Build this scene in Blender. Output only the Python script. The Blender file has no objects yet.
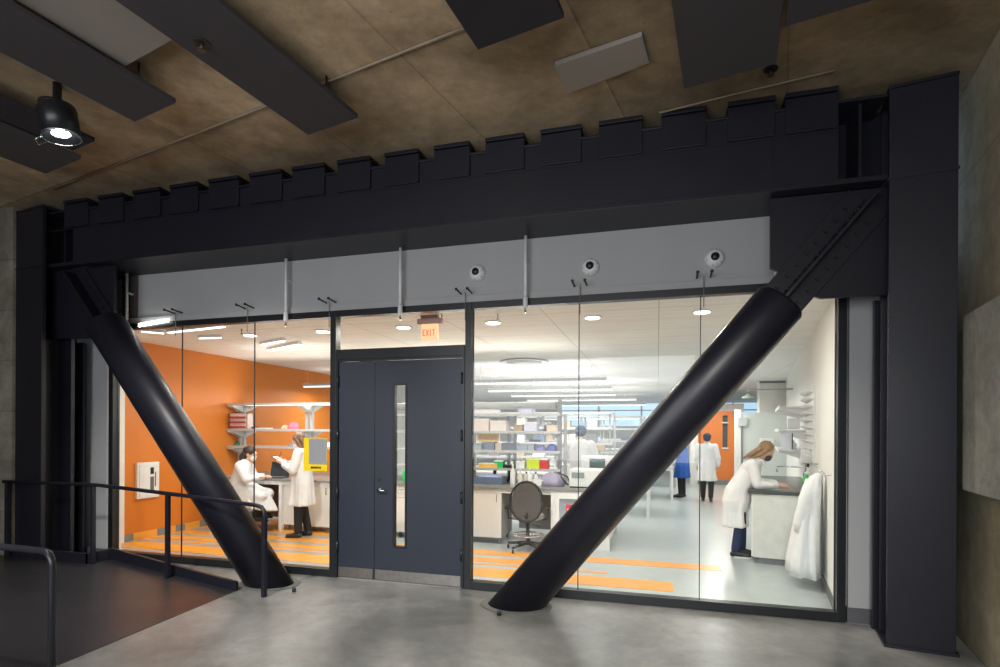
import bpy, bmesh, math, random
from mathutils import Vector, Matrix
random.seed(7)
R = math.radians
sc = bpy.context.scene
COL = sc.collection

# ------------------------------------------------------------------ camera
cam_d = bpy.data.cameras.new('camera'); cam = bpy.data.objects.new('camera', cam_d); COL.objects.link(cam)
YAW, ROLL = R(16), 0.005
fw = Vector((-math.sin(YAW), math.cos(YAW), 0)); r0 = Vector((math.cos(YAW), math.sin(YAW), 0)); u0 = Vector((0, 0, 1))
rt = r0*math.cos(ROLL) + u0*math.sin(ROLL); up = u0*math.cos(ROLL) - r0*math.sin(ROLL)
mw = Matrix((rt, up, -fw)).transposed().to_4x4(); mw.translation = Vector((0, -5.44, 1.65))
cam.matrix_world = mw
cam_d.sensor_width = 36; cam_d.lens = 19.8; cam_d.shift_y = 0.0975; cam_d.clip_start = 0.05; cam_d.clip_end = 200
sc.camera = cam
# ------------------------------------------------------------------ colour management, world
sc.view_settings.view_transform = 'Standard'; sc.view_settings.look = 'None'
sc.view_settings.gamma = 1; sc.view_settings.exposure = 0.0; sc.view_settings.use_curve_mapping = False
w = bpy.data.worlds.new('sky'); sc.world = w; w.use_nodes = True
w.node_tree.nodes['Background'].inputs[0].default_value = (0.55, 0.75, 1.0, 1)
w.node_tree.nodes['Background'].inputs[1].default_value = 1.1
# ------------------------------------------------------------------ lamps of the two rooms and added fill lights
def area(name, loc, sx, sy, power, color, rot=(0, 0, 0), spread=180):
    d = bpy.data.lights.new(name, 'AREA'); d.shape = 'RECTANGLE'; d.size = sx; d.size_y = sy
    d.energy = power; d.color = color; d.spread = R(spread)
    o = bpy.data.objects.new(name, d); COL.objects.link(o); o.location = loc; o.rotation_euler = rot
    return o
WARM = (1, 0.93, 0.84); NEUT = (1, 0.975, 0.94); COOL = (0.93, 0.97, 1)
LAB_LAMPS_FILL = [(-5.6, 2.0, 1.6, .5, 50), (-1.5, 3.4, 1.4, .3, 15), (-5.8, 5.0, 2.6, .3, 80), (-2.3, 5.0, 2.7, .3, 90), (-2.5, 7.0, 2.9, .3, 90), (-2.4, 8.9, 2.9, .3, 90),
             (-2.2, 11.2, 3.4, .3, 110), (-2.5, 14.5, 4, .3, 120), (1.0, 5.4, .5, 1.6, 45), (1.4, 9.0, .5, 1.6, 55)]  # mostly at the light bars, a few added bare as fill
for x, y, a, b, p in LAB_LAMPS_FILL:
    area('lab_lamp_fill', (x, y, 2.5), a, b, p*.72, NEUT)
    if a > 1 and x < 0: area('lab_ceiling_fill', (x, y, 2.68), a, b, p*.04, NEUT, (R(180), 0, 0))  # upward fill added to brighten the lab ceiling
area('rack_top_fill', (-2.9, 3.0, 2.16), 3.0, .3, 24, WARM, (R(238), 0, 0))  # rack-top fill added to lift the ceiling, no fixture there
area('rack_top_fill', (-6.1, 3.0, 2.16), 2.2, .3, 16, WARM, (R(235), 0, 0))
for x in (-5.41, -4.26, -3.09, -1.91, -.72, .46):
    area('downlight_lamp', (x, .9, 2.93), .14, .14, (15 if x < -4 else 25), WARM)
area('rack_top_fill', (-2.4, 6.1, 2.12), 3.0, .5, 9, NEUT, (R(180), 0, 0))  # further added fill above the rear racks, without fixtures
area('rack_top_fill', (-2.0, 9.2, 2.12), 3.0, .5, 9, NEUT, (R(180), 0, 0))
area('rack_top_fill', (-1.8, 12.3, 2.12), 3.0, .5, 9, NEUT, (R(180), 0, 0))
area('aisle_fill', (1.8, 11.6, 2.6), .4, 1.2, 40, NEUT)  # fill added to brighten the far orange wall
area('lobby_back_fill', (-1.0, -8.6, 2.2), 9, 2.6, 370, (0.98, 0.98, 1.0), (R(90), 0, 0))  # unseen area lamp added behind the camera to light the lobby

# ------------------------------------------------------------------ materials
def nodes(name):
    m = bpy.data.materials.new(name); m.use_nodes = True
    nt = m.node_tree; return m, nt, nt.nodes['Principled BSDF']
def N(nt, t, **kw):
    n = nt.nodes.new(t)
    for k, v in kw.items():
        if k in n.inputs.keys(): n.inputs[k].default_value = v
        else: setattr(n, k, v)
    return n
def mat(name, c, rough=.5, metal=0, var=.06, scale=8, bump=0, bscale=60, spec=.5, coat=0):
    m, nt, b = nodes(name); L = nt.links.new
    tc = N(nt, 'ShaderNodeTexCoord')
    nz = N(nt, 'ShaderNodeTexNoise', Scale=scale, Detail=4.0); L(tc.outputs['Object'], nz.inputs['Vector'])
    rp = N(nt, 'ShaderNodeValToRGB')
    rp.color_ramp.elements[0].position = .3; rp.color_ramp.elements[1].position = .7
    rp.color_ramp.elements[0].color = tuple(max(0, x*(1-var)) for x in c) + (1,)
    rp.color_ramp.elements[1].color = tuple(min(1, x*(1+var)) for x in c) + (1,)
    L(nz.outputs['Fac'], rp.inputs['Fac']); L(rp.outputs['Color'], b.inputs['Base Color'])
    b.inputs['Roughness'].default_value = rough; b.inputs['Metallic'].default_value = metal
    b.inputs['Specular IOR Level'].default_value = spec; b.inputs['Coat Weight'].default_value = coat
    if bump:
        n2 = N(nt, 'ShaderNodeTexNoise', Scale=bscale, Detail=3.0); L(tc.outputs['Object'], n2.inputs['Vector'])
        bp = N(nt, 'ShaderNodeBump', Strength=bump, Distance=.01); L(n2.outputs['Fac'], bp.inputs['Height']); L(bp.outputs['Normal'], b.inputs['Normal'])
    return m
def emit(name, c, s):
    m, nt, b = nodes(name); b.inputs['Base Color'].default_value = c + (1,)
    b.inputs['Emission Color'].default_value = c + (1,); b.inputs['Emission Strength'].default_value = s
    return m
def concrete(name, c1, c2, rough=.8, scale=1.2, board=None, bump=.35, spec=.35, line_depth=.55, stain=(.3, .26, .2)):
    """board = (angle, spacing_u, spacing_v, offset_u, offset_v): formwork joints in plan; or ('z', spacing) on walls"""
    m, nt, b = nodes(name); L = nt.links.new
    g = N(nt, 'ShaderNodeNewGeometry')
    n1 = N(nt, 'ShaderNodeTexNoise', Scale=scale, Detail=8.0, Roughness=.62, Distortion=.4); L(g.outputs['Position'], n1.inputs['Vector'])
    n2 = N(nt, 'ShaderNodeTexNoise', Scale=scale*9, Detail=6.0, Roughness=.7); L(g.outputs['Position'], n2.inputs['Vector'])
    rp = N(nt, 'ShaderNodeValToRGB'); e = rp.color_ramp.elements
    e[0].position = .36; e[1].position = .66; e[0].color = c1 + (1,); e[1].color = c2 + (1,)
    L(n1.outputs['Fac'], rp.inputs['Fac'])
    mx = N(nt, 'ShaderNodeMix', data_type='RGBA', blend_type='OVERLAY'); mx.inputs[0].default_value = .45
    L(rp.outputs['Color'], mx.inputs[6]); L(n2.outputs['Fac'], mx.inputs[7])
    vo = N(nt, 'ShaderNodeTexVoronoi', Scale=7.0); L(g.outputs['Position'], vo.inputs['Vector'])
    pit = N(nt, 'ShaderNodeMapRange'); pit.inputs[1].default_value = .0; pit.inputs[2].default_value = .07; pit.inputs[3].default_value = .45; pit.inputs[4].default_value = 1
    L(vo.outputs['Distance'], pit.inputs[0])
    mp = N(nt, 'ShaderNodeMix', data_type='RGBA', blend_type='MULTIPLY'); mp.inputs[0].default_value = 1
    L(mx.outputs[2], mp.inputs[6]); L(pit.outputs[0], mp.inputs[7])
    col = mp.outputs[2]; hgt = n2.outputs['Fac']
    if board:
        sep = N(nt, 'ShaderNodeSeparateXYZ'); axes = []
        if board[0] == 'z':
            L(g.outputs['Position'], sep.inputs[0]); axes = [('Z', board[1], 0)]
        else:
            mp2 = N(nt, 'ShaderNodeMapping'); mp2.inputs['Rotation'].default_value = (0, 0, -board[0])
            L(g.outputs['Position'], mp2.inputs['Vector']); L(mp2.outputs[0], sep.inputs[0])
            axes = [('X', board[1], board[3]), ('Y', board[2], board[4])]
        last = None
        for ax, sp, off in axes:
            a = N(nt, 'ShaderNodeMath', operation='ADD'); a.inputs[1].default_value = 1000*sp - off; L(sep.outputs[ax], a.inputs[0])
            md = N(nt, 'ShaderNodeMath', operation='MODULO'); md.inputs[1].default_value = sp; L(a.outputs[0], md.inputs[0])
            nn = N(nt, 'ShaderNodeMath', operation='MULTIPLY_ADD'); nn.inputs[1].default_value = .02; L(n2.outputs['Fac'], nn.inputs[0]); L(md.outputs[0], nn.inputs[2])
            cm = N(nt, 'ShaderNodeMapRange'); cm.inputs[1].default_value = .0; cm.inputs[2].default_value = .035; cm.inputs[3].default_value = line_depth; cm.inputs[4].default_value = 1
            L(nn.outputs[0], cm.inputs[0])
            # a different tone per board
            fl = N(nt, 'ShaderNodeMath', operation='DIVIDE'); fl.inputs[1].default_value = sp; L(a.outputs[0], fl.inputs[0])
            f2 = N(nt, 'ShaderNodeMath', operation='FLOOR'); L(fl.outputs[0], f2.inputs[0])
            wn = N(nt, 'ShaderNodeTexWhiteNoise', noise_dimensions='1D'); L(f2.outputs[0], wn.inputs['W'])
            wr = N(nt, 'ShaderNodeMapRange'); wr.inputs[3].default_value = .8; wr.inputs[4].default_value = 1.12; L(wn.outputs['Value'], wr.inputs[0])
            m1 = N(nt, 'ShaderNodeMath', operation='MULTIPLY'); L(cm.outputs[0], m1.inputs[0]); L(wr.outputs[0], m1.inputs[1])
            if last is not None:
                m3 = N(nt, 'ShaderNodeMath', operation='MULTIPLY'); L(last, m3.inputs[0]); L(m1.outputs[0], m3.inputs[1]); last = m3.outputs[0]
            else: last = m1.outputs[0]
        m4 = N(nt, 'ShaderNodeMix', data_type='RGBA', blend_type='MULTIPLY'); m4.inputs[0].default_value = 1
        L(col, m4.inputs[6]); L(last, m4.inputs[7]); col = m4.outputs[2]
    L(col, b.inputs['Base Color'])
    rr = N(nt, 'ShaderNodeMapRange'); rr.inputs[3].default_value = rough-.12; rr.inputs[4].default_value = rough+.12
    L(n1.outputs['Fac'], rr.inputs[0]); L(rr.outputs[0], b.inputs['Roughness'])
    b.inputs['Specular IOR Level'].default_value = spec
    bp = N(nt, 'ShaderNodeBump', Strength=bump, Distance=.01); L(hgt, bp.inputs['Height']); L(bp.outputs['Normal'], b.inputs['Normal'])
    return m
def glass_mat(name, tint=(.965, .985, .975)):
    m = bpy.data.materials.new(name); m.use_nodes = True; nt = m.node_tree; nt.nodes.clear()
    out = nt.nodes.new('ShaderNodeOutputMaterial'); mix = nt.nodes.new('ShaderNodeMixShader'); t = nt.nodes.new('ShaderNodeBsdfTransparent')
    gl = nt.nodes.new('ShaderNodeBsdfGlossy'); fr = nt.nodes.new('ShaderNodeFresnel'); fr.inputs[0].default_value = 1.45
    gl.inputs['Roughness'].default_value = 0.0; t.inputs[0].default_value = tint + (1,)
    L = nt.links.new; ge = nt.nodes.new('ShaderNodeNewGeometry'); mu = nt.nodes.new('ShaderNodeMath'); mu.operation = 'MULTIPLY'; inv = nt.nodes.new('ShaderNodeMath'); inv.operation = 'SUBTRACT'; inv.inputs[0].default_value = 1.0
    L(ge.outputs['Backfacing'], inv.inputs[1]); L(inv.outputs[0], mu.inputs[0]); L(fr.outputs[0], mu.inputs[1])
    L(mu.outputs[0], mix.inputs[0]); L(t.outputs[0], mix.inputs[1]); L(gl.outputs[0], mix.inputs[2]); L(mix.outputs[0], out.inputs[0])
    return m
STEEL = mat('painted_steel', (.0105, .0108, .0185), .42, 0, .12, 3, .05, 30, .5)
STEEL2 = mat('painted_steel_frame', (.013, .0145, .017), .35, 0, .1, 5)
DOORM = mat('painted_door', (.021, .026, .040), .42, 0, .05, 2)
PANELD = mat('dark_acoustic_panel', (.055, .050, .056), .85, 0, .05, 3, .1, 80)
PANELB = mat('black_acoustic_panel', (.022, .02, .026), .85, 0, .05, 3, .1, 80)
PANELL = mat('light_ceiling_panel', (.30, .27, .235), .85, 0, .04, 2)
CEIL = concrete('board_marked_concrete', (.24, .175, .105), (.54, .42, .27), .85, .9, (R(-11), 1.25, 6.0, -.18, -2.124), line_depth=.5)
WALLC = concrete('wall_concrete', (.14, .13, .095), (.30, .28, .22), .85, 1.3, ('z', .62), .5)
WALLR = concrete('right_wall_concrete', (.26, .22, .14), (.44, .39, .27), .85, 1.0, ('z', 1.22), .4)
BLOCKC = concrete('grey_concrete', (.19, .185, .16), (.36, .35, .31), .85, 1.6, None, .5)
FLOORC = concrete('polished_concrete', (.125, .125, .117), (.285, .28, .265), .33, .8, None, .04, .5)
WHITEP = mat('grey_white_paint', (.40, .40, .40), .6, 0, .02, 2)
WHITEI = mat('interior_white_paint', (.80, .79, .75), .6, 0, .02, 1)
GREYPALE = mat('pale_green_grey', (.62, .65, .62), .5, 0, .02, 1)
ORANGE = mat('orange_paint', (.66, .195, .02), .5, 0, .03, 1)
ORANGED = mat('orange_door_paint', (.72, .2, .04), .45, 0, .03, 1)
LABFLOOR = mat('grey_vinyl', (.43, .47, .47), .28, 0, .05, 6)
STRIPE = mat('orange_vinyl', (.84, .36, .055), .3, 0, .05, 6)
STRIPEG = mat('grey_vinyl_stripe', (.38, .36, .34), .3, 0, .05, 6)
BASEG = mat('grey_vinyl_base', (.2, .22, .22), .5)
CHROME = mat('chrome', (.7, .7, .7), .18, 1)
STAIN = mat('brushed_steel', (.42, .39, .36), .35, 1, .1, 20)
BLACK = mat('black_plastic', (.015, .015, .016), .4)
GREYP = mat('grey_plastic', (.2, .2, .21), .5)
WPLAST = mat('white_plastic', (.78, .78, .78), .35)
CABW = mat('white_laminate', (.78, .76, .72), .45, 0, .02)
CABG = mat('grey_laminate_side', (.40, .385, .35), .5, 0, .03)
WORK = mat('dark_epoxy_top', (.06, .06, .062), .25, 0, .1, 20)
WORKG = mat('grey_worktop', (.25, .25, .245), .3, 0, .05, 20)
ALU = mat('grey_powder_coated_metal', (.50, .51, .51), .4, .2, .03)
SHELF = mat('pale_shelf_metal', (.70, .70, .69), .4, .1, .03)
COAT = mat('white_cotton', (.78, .775, .785), .85, 0, .04, 12, .7, 13)
SKIN = mat('skin', (.62, .36, .25), .55, 0, .05)
SKIN2 = mat('skin_light', (.70, .42, .30), .55, 0, .05)
HAIRB = mat('brown_hair', (.17, .085, .045), .45, 0, .3, 30, .5, 90)
HAIRD = mat('dark_hair', (.035, .02, .014), .45, 0, .3, 30, .5, 90)
HAIRL = mat('light_brown_hair', (.30, .18, .09), .45, 0, .3, 30, .5, 90)
JEANS = mat('navy_trousers', (.018, .03, .085), .8, 0, .1, 20)
BLKCL = mat('black_trousers', (.014, .014, .017), .8, 0, .1, 20)
MASK = mat('dark_face_mask', (.05, .055, .07), .8)
CAPB = mat('blue_cap_cloth', (.09, .13, .20), .8, 0, .1, 20, .3, 40)
CAPD = mat('dark_cap_cloth', (.035, .045, .07), .8, 0, .1, 20, .3, 40)
BLUEG = mat('blue_gown_cloth', (.02, .10, .42), .8, 0, .1, 15)
SHOEB = mat('black_leather', (.02, .02, .022), .45)
GREEN = mat('green_liquid', (.03, .50, .09), .3)
GREENP = mat('green_plastic', (.02, .55, .14), .4)
YELLOW = mat('yellow_card', (.78, .66, .05), .6)
LIME = mat('lime_plastic', (.62, .72, .06), .5)
RED = mat('red_plastic', (.65, .05, .06), .5)
PINK = mat('pink_plastic', (.75, .18, .28), .5)
BLUE = mat('blue_plastic', (.06, .10, .38), .5)
BLUEGY = mat('blue_grey_plastic', (.13, .17, .25), .5)
LAV = mat('lavender_card', (.62, .64, .80), .6)
PAPER = mat('paper', (.80, .80, .82), .7)
BROWNC = mat('cardboard', (.42, .28, .15), .8)
AMBER = mat('amber_plastic', (.85, .50, .08), .5)
TUBEC = mat('clear_tube_plastic', (.72, .76, .76), .2)
CHAIRF = mat('charcoal_chair_mesh', (.09, .082, .078), .8, 0, .1, 30, .3, 120)
def sheet_mat(name, c):
    m = bpy.data.materials.new(name); m.use_nodes = True; nt = m.node_tree; b = nt.nodes['Principled BSDF']; b.inputs['Base Color'].default_value = c + (1,); b.inputs['Roughness'].default_value = .7
    t = nt.nodes.new('ShaderNodeBsdfTranslucent'); t.inputs[0].default_value = c + (1,); mx = nt.nodes.new('ShaderNodeMixShader'); mx.inputs[0].default_value = .7
    nt.links.new(b.outputs[0], mx.inputs[1]); nt.links.new(t.outputs[0], mx.inputs[2]); nt.links.new(mx.outputs[0], nt.nodes['Material Output'].inputs[0]); return m
CARDY = sheet_mat('yellow_sheet', (.85, .74, .04)); SHEETL = sheet_mat('pale_sheet', (.90, .90, .95))
GLASS = glass_mat('clear_glass'); GLASSD = glass_mat('dark_edge_glass', (.55, .6, .58))
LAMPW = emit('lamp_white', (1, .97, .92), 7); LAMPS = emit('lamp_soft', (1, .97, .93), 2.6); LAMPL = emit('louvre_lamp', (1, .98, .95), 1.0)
SPOTE = emit('spot_lens', (.9, .93, 1), 30)
EXITM = emit('exit_sign_face', (1, .55, .30), .85); EXITR = emit('exit_letters', (1, .08, .03), 1.2)

# ------------------------------------------------------------------ mesh helper
class MB:
    def __init__(s): s.bm = bmesh.new()
    def _m(s, vs, fs, mi=0, smooth=False):
        v = [s.bm.verts.new(p) for p in vs]
        for f in fs:
            try:
                fc = s.bm.faces.new([v[i] for i in f]); fc.material_index = mi; fc.smooth = smooth
            except ValueError: pass
        return v
    def hexa(s, p, mi=0):   # 8 points: bottom 4 ccw, top 4 ccw
        s._m(p, [(3, 2, 1, 0), (4, 5, 6, 7), (0, 1, 5, 4), (1, 2, 6, 5), (2, 3, 7, 6), (3, 0, 4, 7)], mi)
    def box(s, x0, x1, y0, y1, z0, z1, mi=0):
        x0, x1 = min(x0, x1), max(x0, x1); y0, y1 = min(y0, y1), max(y0, y1); z0, z1 = min(z0, z1), max(z0, z1)
        s.hexa([(x0, y0, z0), (x1, y0, z0), (x1, y1, z0), (x0, y1, z0), (x0, y0, z1), (x1, y0, z1), (x1, y1, z1), (x0, y1, z1)], mi); return s
    def obox(s, c, sx, sy, sz, rz=0, mi=0, rot=None):
        M = (rot if rot is not None else Matrix.Rotation(rz, 3, 'Z')); c = Vector(c)
        pts = [c + M @ Vector((a*sx/2, b*sy/2, d*sz/2)) for d in (-1, 1) for a, b in ((-1, -1), (1, -1), (1, 1), (-1, 1))]
        s.hexa(pts, mi); return s
    def quadprism(s, q, z0, z1, mi=0):   # plan polygon extruded upward
        n = len(q); a = sum(q[i][0]*q[(i+1) % n][1]-q[(i+1) % n][0]*q[i][1] for i in range(n))
        if a < 0: q = q[::-1]
        vs = [(x, y, z0) for x, y in q] + [(x, y, z1) for x, y in q]
        s._m(vs, [tuple(range(n))[::-1], tuple(range(n, 2*n))] + [(i, (i+1) % n, n+(i+1) % n, n+i) for i in range(n)], mi); return s
    def prism(s, q, o, a, b, d, mi=0):   # polygon q in plane (a,b) at o, extruded along d
        o, a, b, d = map(Vector, (o, a, b, d)); n = len(q)
        vs = [o + a*x + b*y for x, y in q] + [o + a*x + b*y + d for x, y in q]
        s._m(vs, [tuple(range(n))[::-1], tuple(range(n, 2*n))] + [(i, (i+1) % n, n+(i+1) % n, n+i) for i in range(n)], mi); return s
    def cyl(s, p0, p1, r0, r1=None, n=16, mi=0, cap=True):
        r1 = r0 if r1 is None else r1; p0, p1 = Vector(p0), Vector(p1); d = (p1-p0).normalized()
        a = d.orthogonal().normalized(); b = d.cross(a)
        ring = lambda p, r: [s.bm.verts.new(p + (a*math.cos(t*2*math.pi/n)+b*math.sin(t*2*math.pi/n))*r) for t in range(n)]
        A, B = ring(p0, r0), ring(p1, r1)
        for i in range(n):
            f = s.bm.faces.new((A[i], A[(i+1) % n], B[(i+1) % n], B[i])); f.smooth = True; f.material_index = mi
        if cap:
            f = s.bm.faces.new(A[::-1]); f.material_index = mi; f = s.bm.faces.new(B); f.material_index = mi
        return s
    def tube(s, pts, r, n=10, mi=0):
        pts = [Vector(p) for p in pts]; prev = None; ref = None; rings = []
        for i, p in enumerate(pts):
            d = ((pts[i+1] if i+1 < len(pts) else p) - (pts[i-1] if i else p)).normalized()
            if ref is None: ref = d.orthogonal().normalized()
            ref = (ref - d*ref.dot(d)).normalized(); b = d.cross(ref)
            rr = r[i] if isinstance(r, (list, tuple)) else r
            rings.append([s.bm.verts.new(p + (ref*math.cos(t*2*math.pi/n)+b*math.sin(t*2*math.pi/n))*rr) for t in range(n)])
        for A, B in zip(rings, rings[1:]):
            for i in range(n):
                f = s.bm.faces.new((A[i], A[(i+1) % n], B[(i+1) % n], B[i])); f.smooth = True; f.material_index = mi
        f = s.bm.faces.new(rings[0][::-1]); f.material_index = mi; f = s.bm.faces.new(rings[-1]); f.material_index = mi
        return s
    def lathe(s, prof, c, n=20, mi=0, axis=None, smooth=True):   # prof: (r, z) list
        c = Vector(c); M = Matrix.Identity(3)
        if axis is not None: M = Vector((0, 0, 1)).rotation_difference(Vector(axis)).to_matrix()
        rings = []
        for r, z in prof:
            rings.append([s.bm.verts.new(c + M @ Vector((max(r, 1e-4)*math.cos(t*2*math.pi/n), max(r, 1e-4)*math.sin(t*2*math.pi/n), z))) for t in range(n)])
        for A, B in zip(rings, rings[1:]):
            for i in range(n):
                f = s.bm.faces.new((A[i], A[(i+1) % n], B[(i+1) % n], B[i])); f.smooth = smooth; f.material_index = mi
        for rg, rev in ((rings[0], True), (rings[-1], False)):
            f = s.bm.faces.new(rg[::-1] if rev else rg); f.material_index = mi
        return s
    def ell(s, c, rx, ry, rz, mi=0, rot=None, u=16, v=10):
        c = Vector(c); M = rot if rot is not None else Matrix.Identity(3)
        prof = [(math.sin(math.pi*i/v), -math.cos(math.pi*i/v)) for i in range(v+1)]
        rings = [[s.bm.verts.new(c + M @ Vector((max(r, .02)*math.cos(t*2*math.pi/u)*rx, max(r, .02)*math.sin(t*2*math.pi/u)*ry, z*rz))) for t in range(u)] for r, z in prof]
        for A, B in zip(rings, rings[1:]):
            for i in range(u):
                f = s.bm.faces.new((A[i], A[(i+1) % u], B[(i+1) % u], B[i])); f.smooth = True; f.material_index = mi
        s.bm.faces.new(rings[0][::-1]).material_index = mi; s.bm.faces.new(rings[-1]).material_index = mi
        return s
    def cap(s, p0, p1, r0, r1, mi=0, n=14):  # round-ended tapered limb
        p0, p1 = Vector(p0), Vector(p1); d = (p1-p0); L = d.length; d.normalize()
        prof = [(r0*math.sin(t), -r0*math.cos(t)) for t in [math.pi/2*i/4 for i in range(5)]]
        prof += [(r1*math.cos(t), L + r1*math.sin(t)) for t in [math.pi/2*i/4 for i in range(5)]]
        return s.lathe(prof, p0, n, mi, axis=d)
    def rings(s, R_, n=32, mi=0):  # R_: list of (center, rx, ry, fold amplitude, axis tilt about y)
        out = []
        for k, (c, rx, ry, fa, tilt) in enumerate(R_):
            M = Matrix.Rotation(tilt, 3, 'Y'); c = Vector(c); ring = []
            for t in range(n):
                a = t*2*math.pi/n; f = 1 + fa*1.5*(math.cos(7*a+.7)*.6 + math.cos(4*a+2+k*.25)*.5 + .4*math.cos(13*a+k*.2))
                ring.append(s.bm.verts.new(c + M @ Vector((math.cos(a)*rx*f, math.sin(a)*ry*f, 0))))
            out.append(ring)
        for A, B in zip(out, out[1:]):
            for i in range(n):
                f = s.bm.faces.new((A[i], A[(i+1) % n], B[(i+1) % n], B[i])); f.smooth = True; f.material_index = mi
        s.bm.faces.new(out[0][::-1]); s.bm.faces.new(out[-1])
        return s
    def out(s, name, m, parent=None, world=True, bevel=0, label=None, kind=None, remesh=0, smooth=2):
        me = bpy.data.meshes.new(name)
        bmesh.ops.recalc_face_normals(s.bm, faces=s.bm.faces)
        s.bm.to_mesh(me); s.bm.free()
        for x in (m if isinstance(m, (list, tuple)) else [m]): me.materials.append(x)
        o = bpy.data.objects.new(name, me); COL.objects.link(o)
        if parent is not None:
            if world:
                top = parent
                while top.parent: top = top.parent
                if parent.type == 'EMPTY' or parent is top:
                    me.transform((Matrix.Translation(top.location) @ top.rotation_euler.to_matrix().to_4x4()).inverted())
                else:
                    me.transform((Matrix.Translation(top.location) @ top.rotation_euler.to_matrix().to_4x4()).inverted())
            o.parent = parent
        if bevel:
            b = o.modifiers.new('bevel', 'BEVEL'); b.width = bevel; b.segments = 2; b.limit_method = 'ANGLE'; b.angle_limit = R(50)
        if remesh:
            r = o.modifiers.new('remesh', 'REMESH'); r.mode = 'VOXEL'; r.voxel_size = remesh; r.use_smooth_shade = True
            if smooth:
                q = o.modifiers.new('smooth', 'SMOOTH'); q.iterations = smooth; q.factor = .5
        if label: o['label'] = label
        if kind: o['kind'] = kind
        return o
def T(name, label, cat, loc=(0, 0, 0), rz=0, group=None):
    o = bpy.data.objects.new(name, None); COL.objects.link(o); o.location = loc; o.rotation_euler = (0, 0, rz)
    o.empty_display_size = .1; o['label'] = label; o['category'] = cat
    if group: o['group'] = group
    return o
def tag(o, label, cat, group=None):
    o['label'] = label; o['category'] = cat
    if group: o['group'] = group
    return o
def origin(o, p):   # move a single-mesh thing's origin to its base
    p = Vector(p); o.data.transform(Matrix.Translation(-p)); o.location = p; return o
def ST(name, mb, m, **k): return mb.out(name, m, kind='structure', **k)
def copy_tree(root, loc, label, rz=None):
    c = root.copy(); COL.objects.link(c); c.location = loc; c['label'] = label
    if rz is not None: c.rotation_euler = (0, 0, rz)
    def rec(a, b):
        for ch in a.children:
            d = ch.copy(); COL.objects.link(d); d.parent = b; rec(ch, d)
    rec(root, c); return c
GA = R(-10); U = Vector((math.cos(GA), math.sin(GA), 0)); V = Vector((-math.sin(GA), math.cos(GA), 0))
CZ = 4.37      # lobby slab underside
IZ = 2.96      # lab ceiling
WA = R(-9); WV = Vector((-math.sin(WA), math.cos(WA), 0)); WU = Vector((math.cos(WA), math.sin(WA), 0))
W0 = Vector((1.545, 0.06, 0))      # start of the lab's right wall
def rw(d, off=0, z=0): return W0 + WV*d - WU*off + Vector((0, 0, z))   # along the right wall, off = distance into the room

# ================================================================== LARGE STRUCTURE
m = MB(); m.box(-12, 6, -9, -.03, -.3, 0); m.box(-12, -7.65, -.03, .6, -.3, 0)
ST('floor', m, FLOORC)
m = MB(); m.box(-12, 6, -9, .6, CZ, CZ+.3); ST('ceiling', m, CEIL)
# lobby walls
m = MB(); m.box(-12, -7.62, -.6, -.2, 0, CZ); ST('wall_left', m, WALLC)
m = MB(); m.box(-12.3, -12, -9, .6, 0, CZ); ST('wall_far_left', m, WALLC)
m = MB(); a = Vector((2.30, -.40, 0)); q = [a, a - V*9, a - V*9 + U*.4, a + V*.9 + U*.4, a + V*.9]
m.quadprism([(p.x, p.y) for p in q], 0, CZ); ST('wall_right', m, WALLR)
m = MB(); a2 = Vector((2.12, -.69, 0)); q = [a2, a2 - V*7, a2 - V*7 + U*.2, a2 + U*.2]
m.quadprism([(p.x, p.y) for p in q], 1.24, 2.5); ST('wall_right_band', m, BLOCKC, bevel=.01)
# back wall of the lobby with a long opening added for light
m = MB(); m.box(-12, 6, -9.2, -9, 0, .8); m.box(-12, 6, -9.2, -9, 3.6, CZ); m.box(-12, -6, -9.2, -9, .8, 3.6); m.box(4, 6, -9.2, -9, .8, 3.6)
ST('wall_back', m, WALLC)
# bulkhead above the glass (white), its lower ledge and the plain strips at both ends
m = MB(); m.box(-6.42, 1.2, 0, .1, 3.05, 3.75); m.box(-7.3, 2.0, .1, .2, 2.98, CZ)
m.box(-6.55, 1.3, -.02, .1, 2.99, 3.06); ST('wall_bulkhead', m, WHITEP, bevel=.004)
m = MB(); m.box(-6.60, -6.34, -.01, .1, 3.06, 3.75); ST('trim_1', m, mat('brown_grey_board', (.10, .085, .075), .6))
m = MB(); m.box(-7.10, -6.86, .0, .1, .10, 2.98); ST('wall_left_strip', m, WHITEP)
m = MB(); m.box(1.60, 1.83, .0, .1, .13, 3.4); ST('wall_right_strip', m, WHITEP)
m = MB(); m.box(1.59, 1.95, -.015, .1, 0, .13); m.box(-7.6, -6.86, -.015, .1, 0, .1); ST('baseboard_right', m, mat('grey_base', (.10, .10, .11), .5))

# ------------------------------------------------------------------ lab shell
m = MB(); m.box(-7.65, 5.2, -.03, 21, -.3, 0); ST('floor_lab', m, LABFLOOR)
m = MB()
for y0, y1, xe in ((1.55, 1.83, .735), (1.17, 1.40, -1.35), (1.03, 1.11, -.56), (.50, .88, .16), (.10, .37, -1.62), (2.05, 2.45, -4.6), (2.62, 3.0, -4.6)):
    m.quadprism([(-7.445, y0), (xe + (.012 if xe > -1 else 0), y0), (xe, y1), (-7.445, y1)], 0.0, .0025)
ST('floor_stripes', m, STRIPE)
m = MB()
for y0, y1, xe in ((1.84, 2.04, -4.6), (2.46, 2.61, -4.6), (1.41, 1.54, -3.6), (1.12, 1.16, -3.2), (.89, 1.02, -3.4), (.38, .49, -3.0)):
    m.quadprism([(-7.445, y0), (xe, y0), (xe, y1), (-7.445, y1)], 0.0, .0022)
ST('floor_grey_bands', m, STRIPEG)
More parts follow.
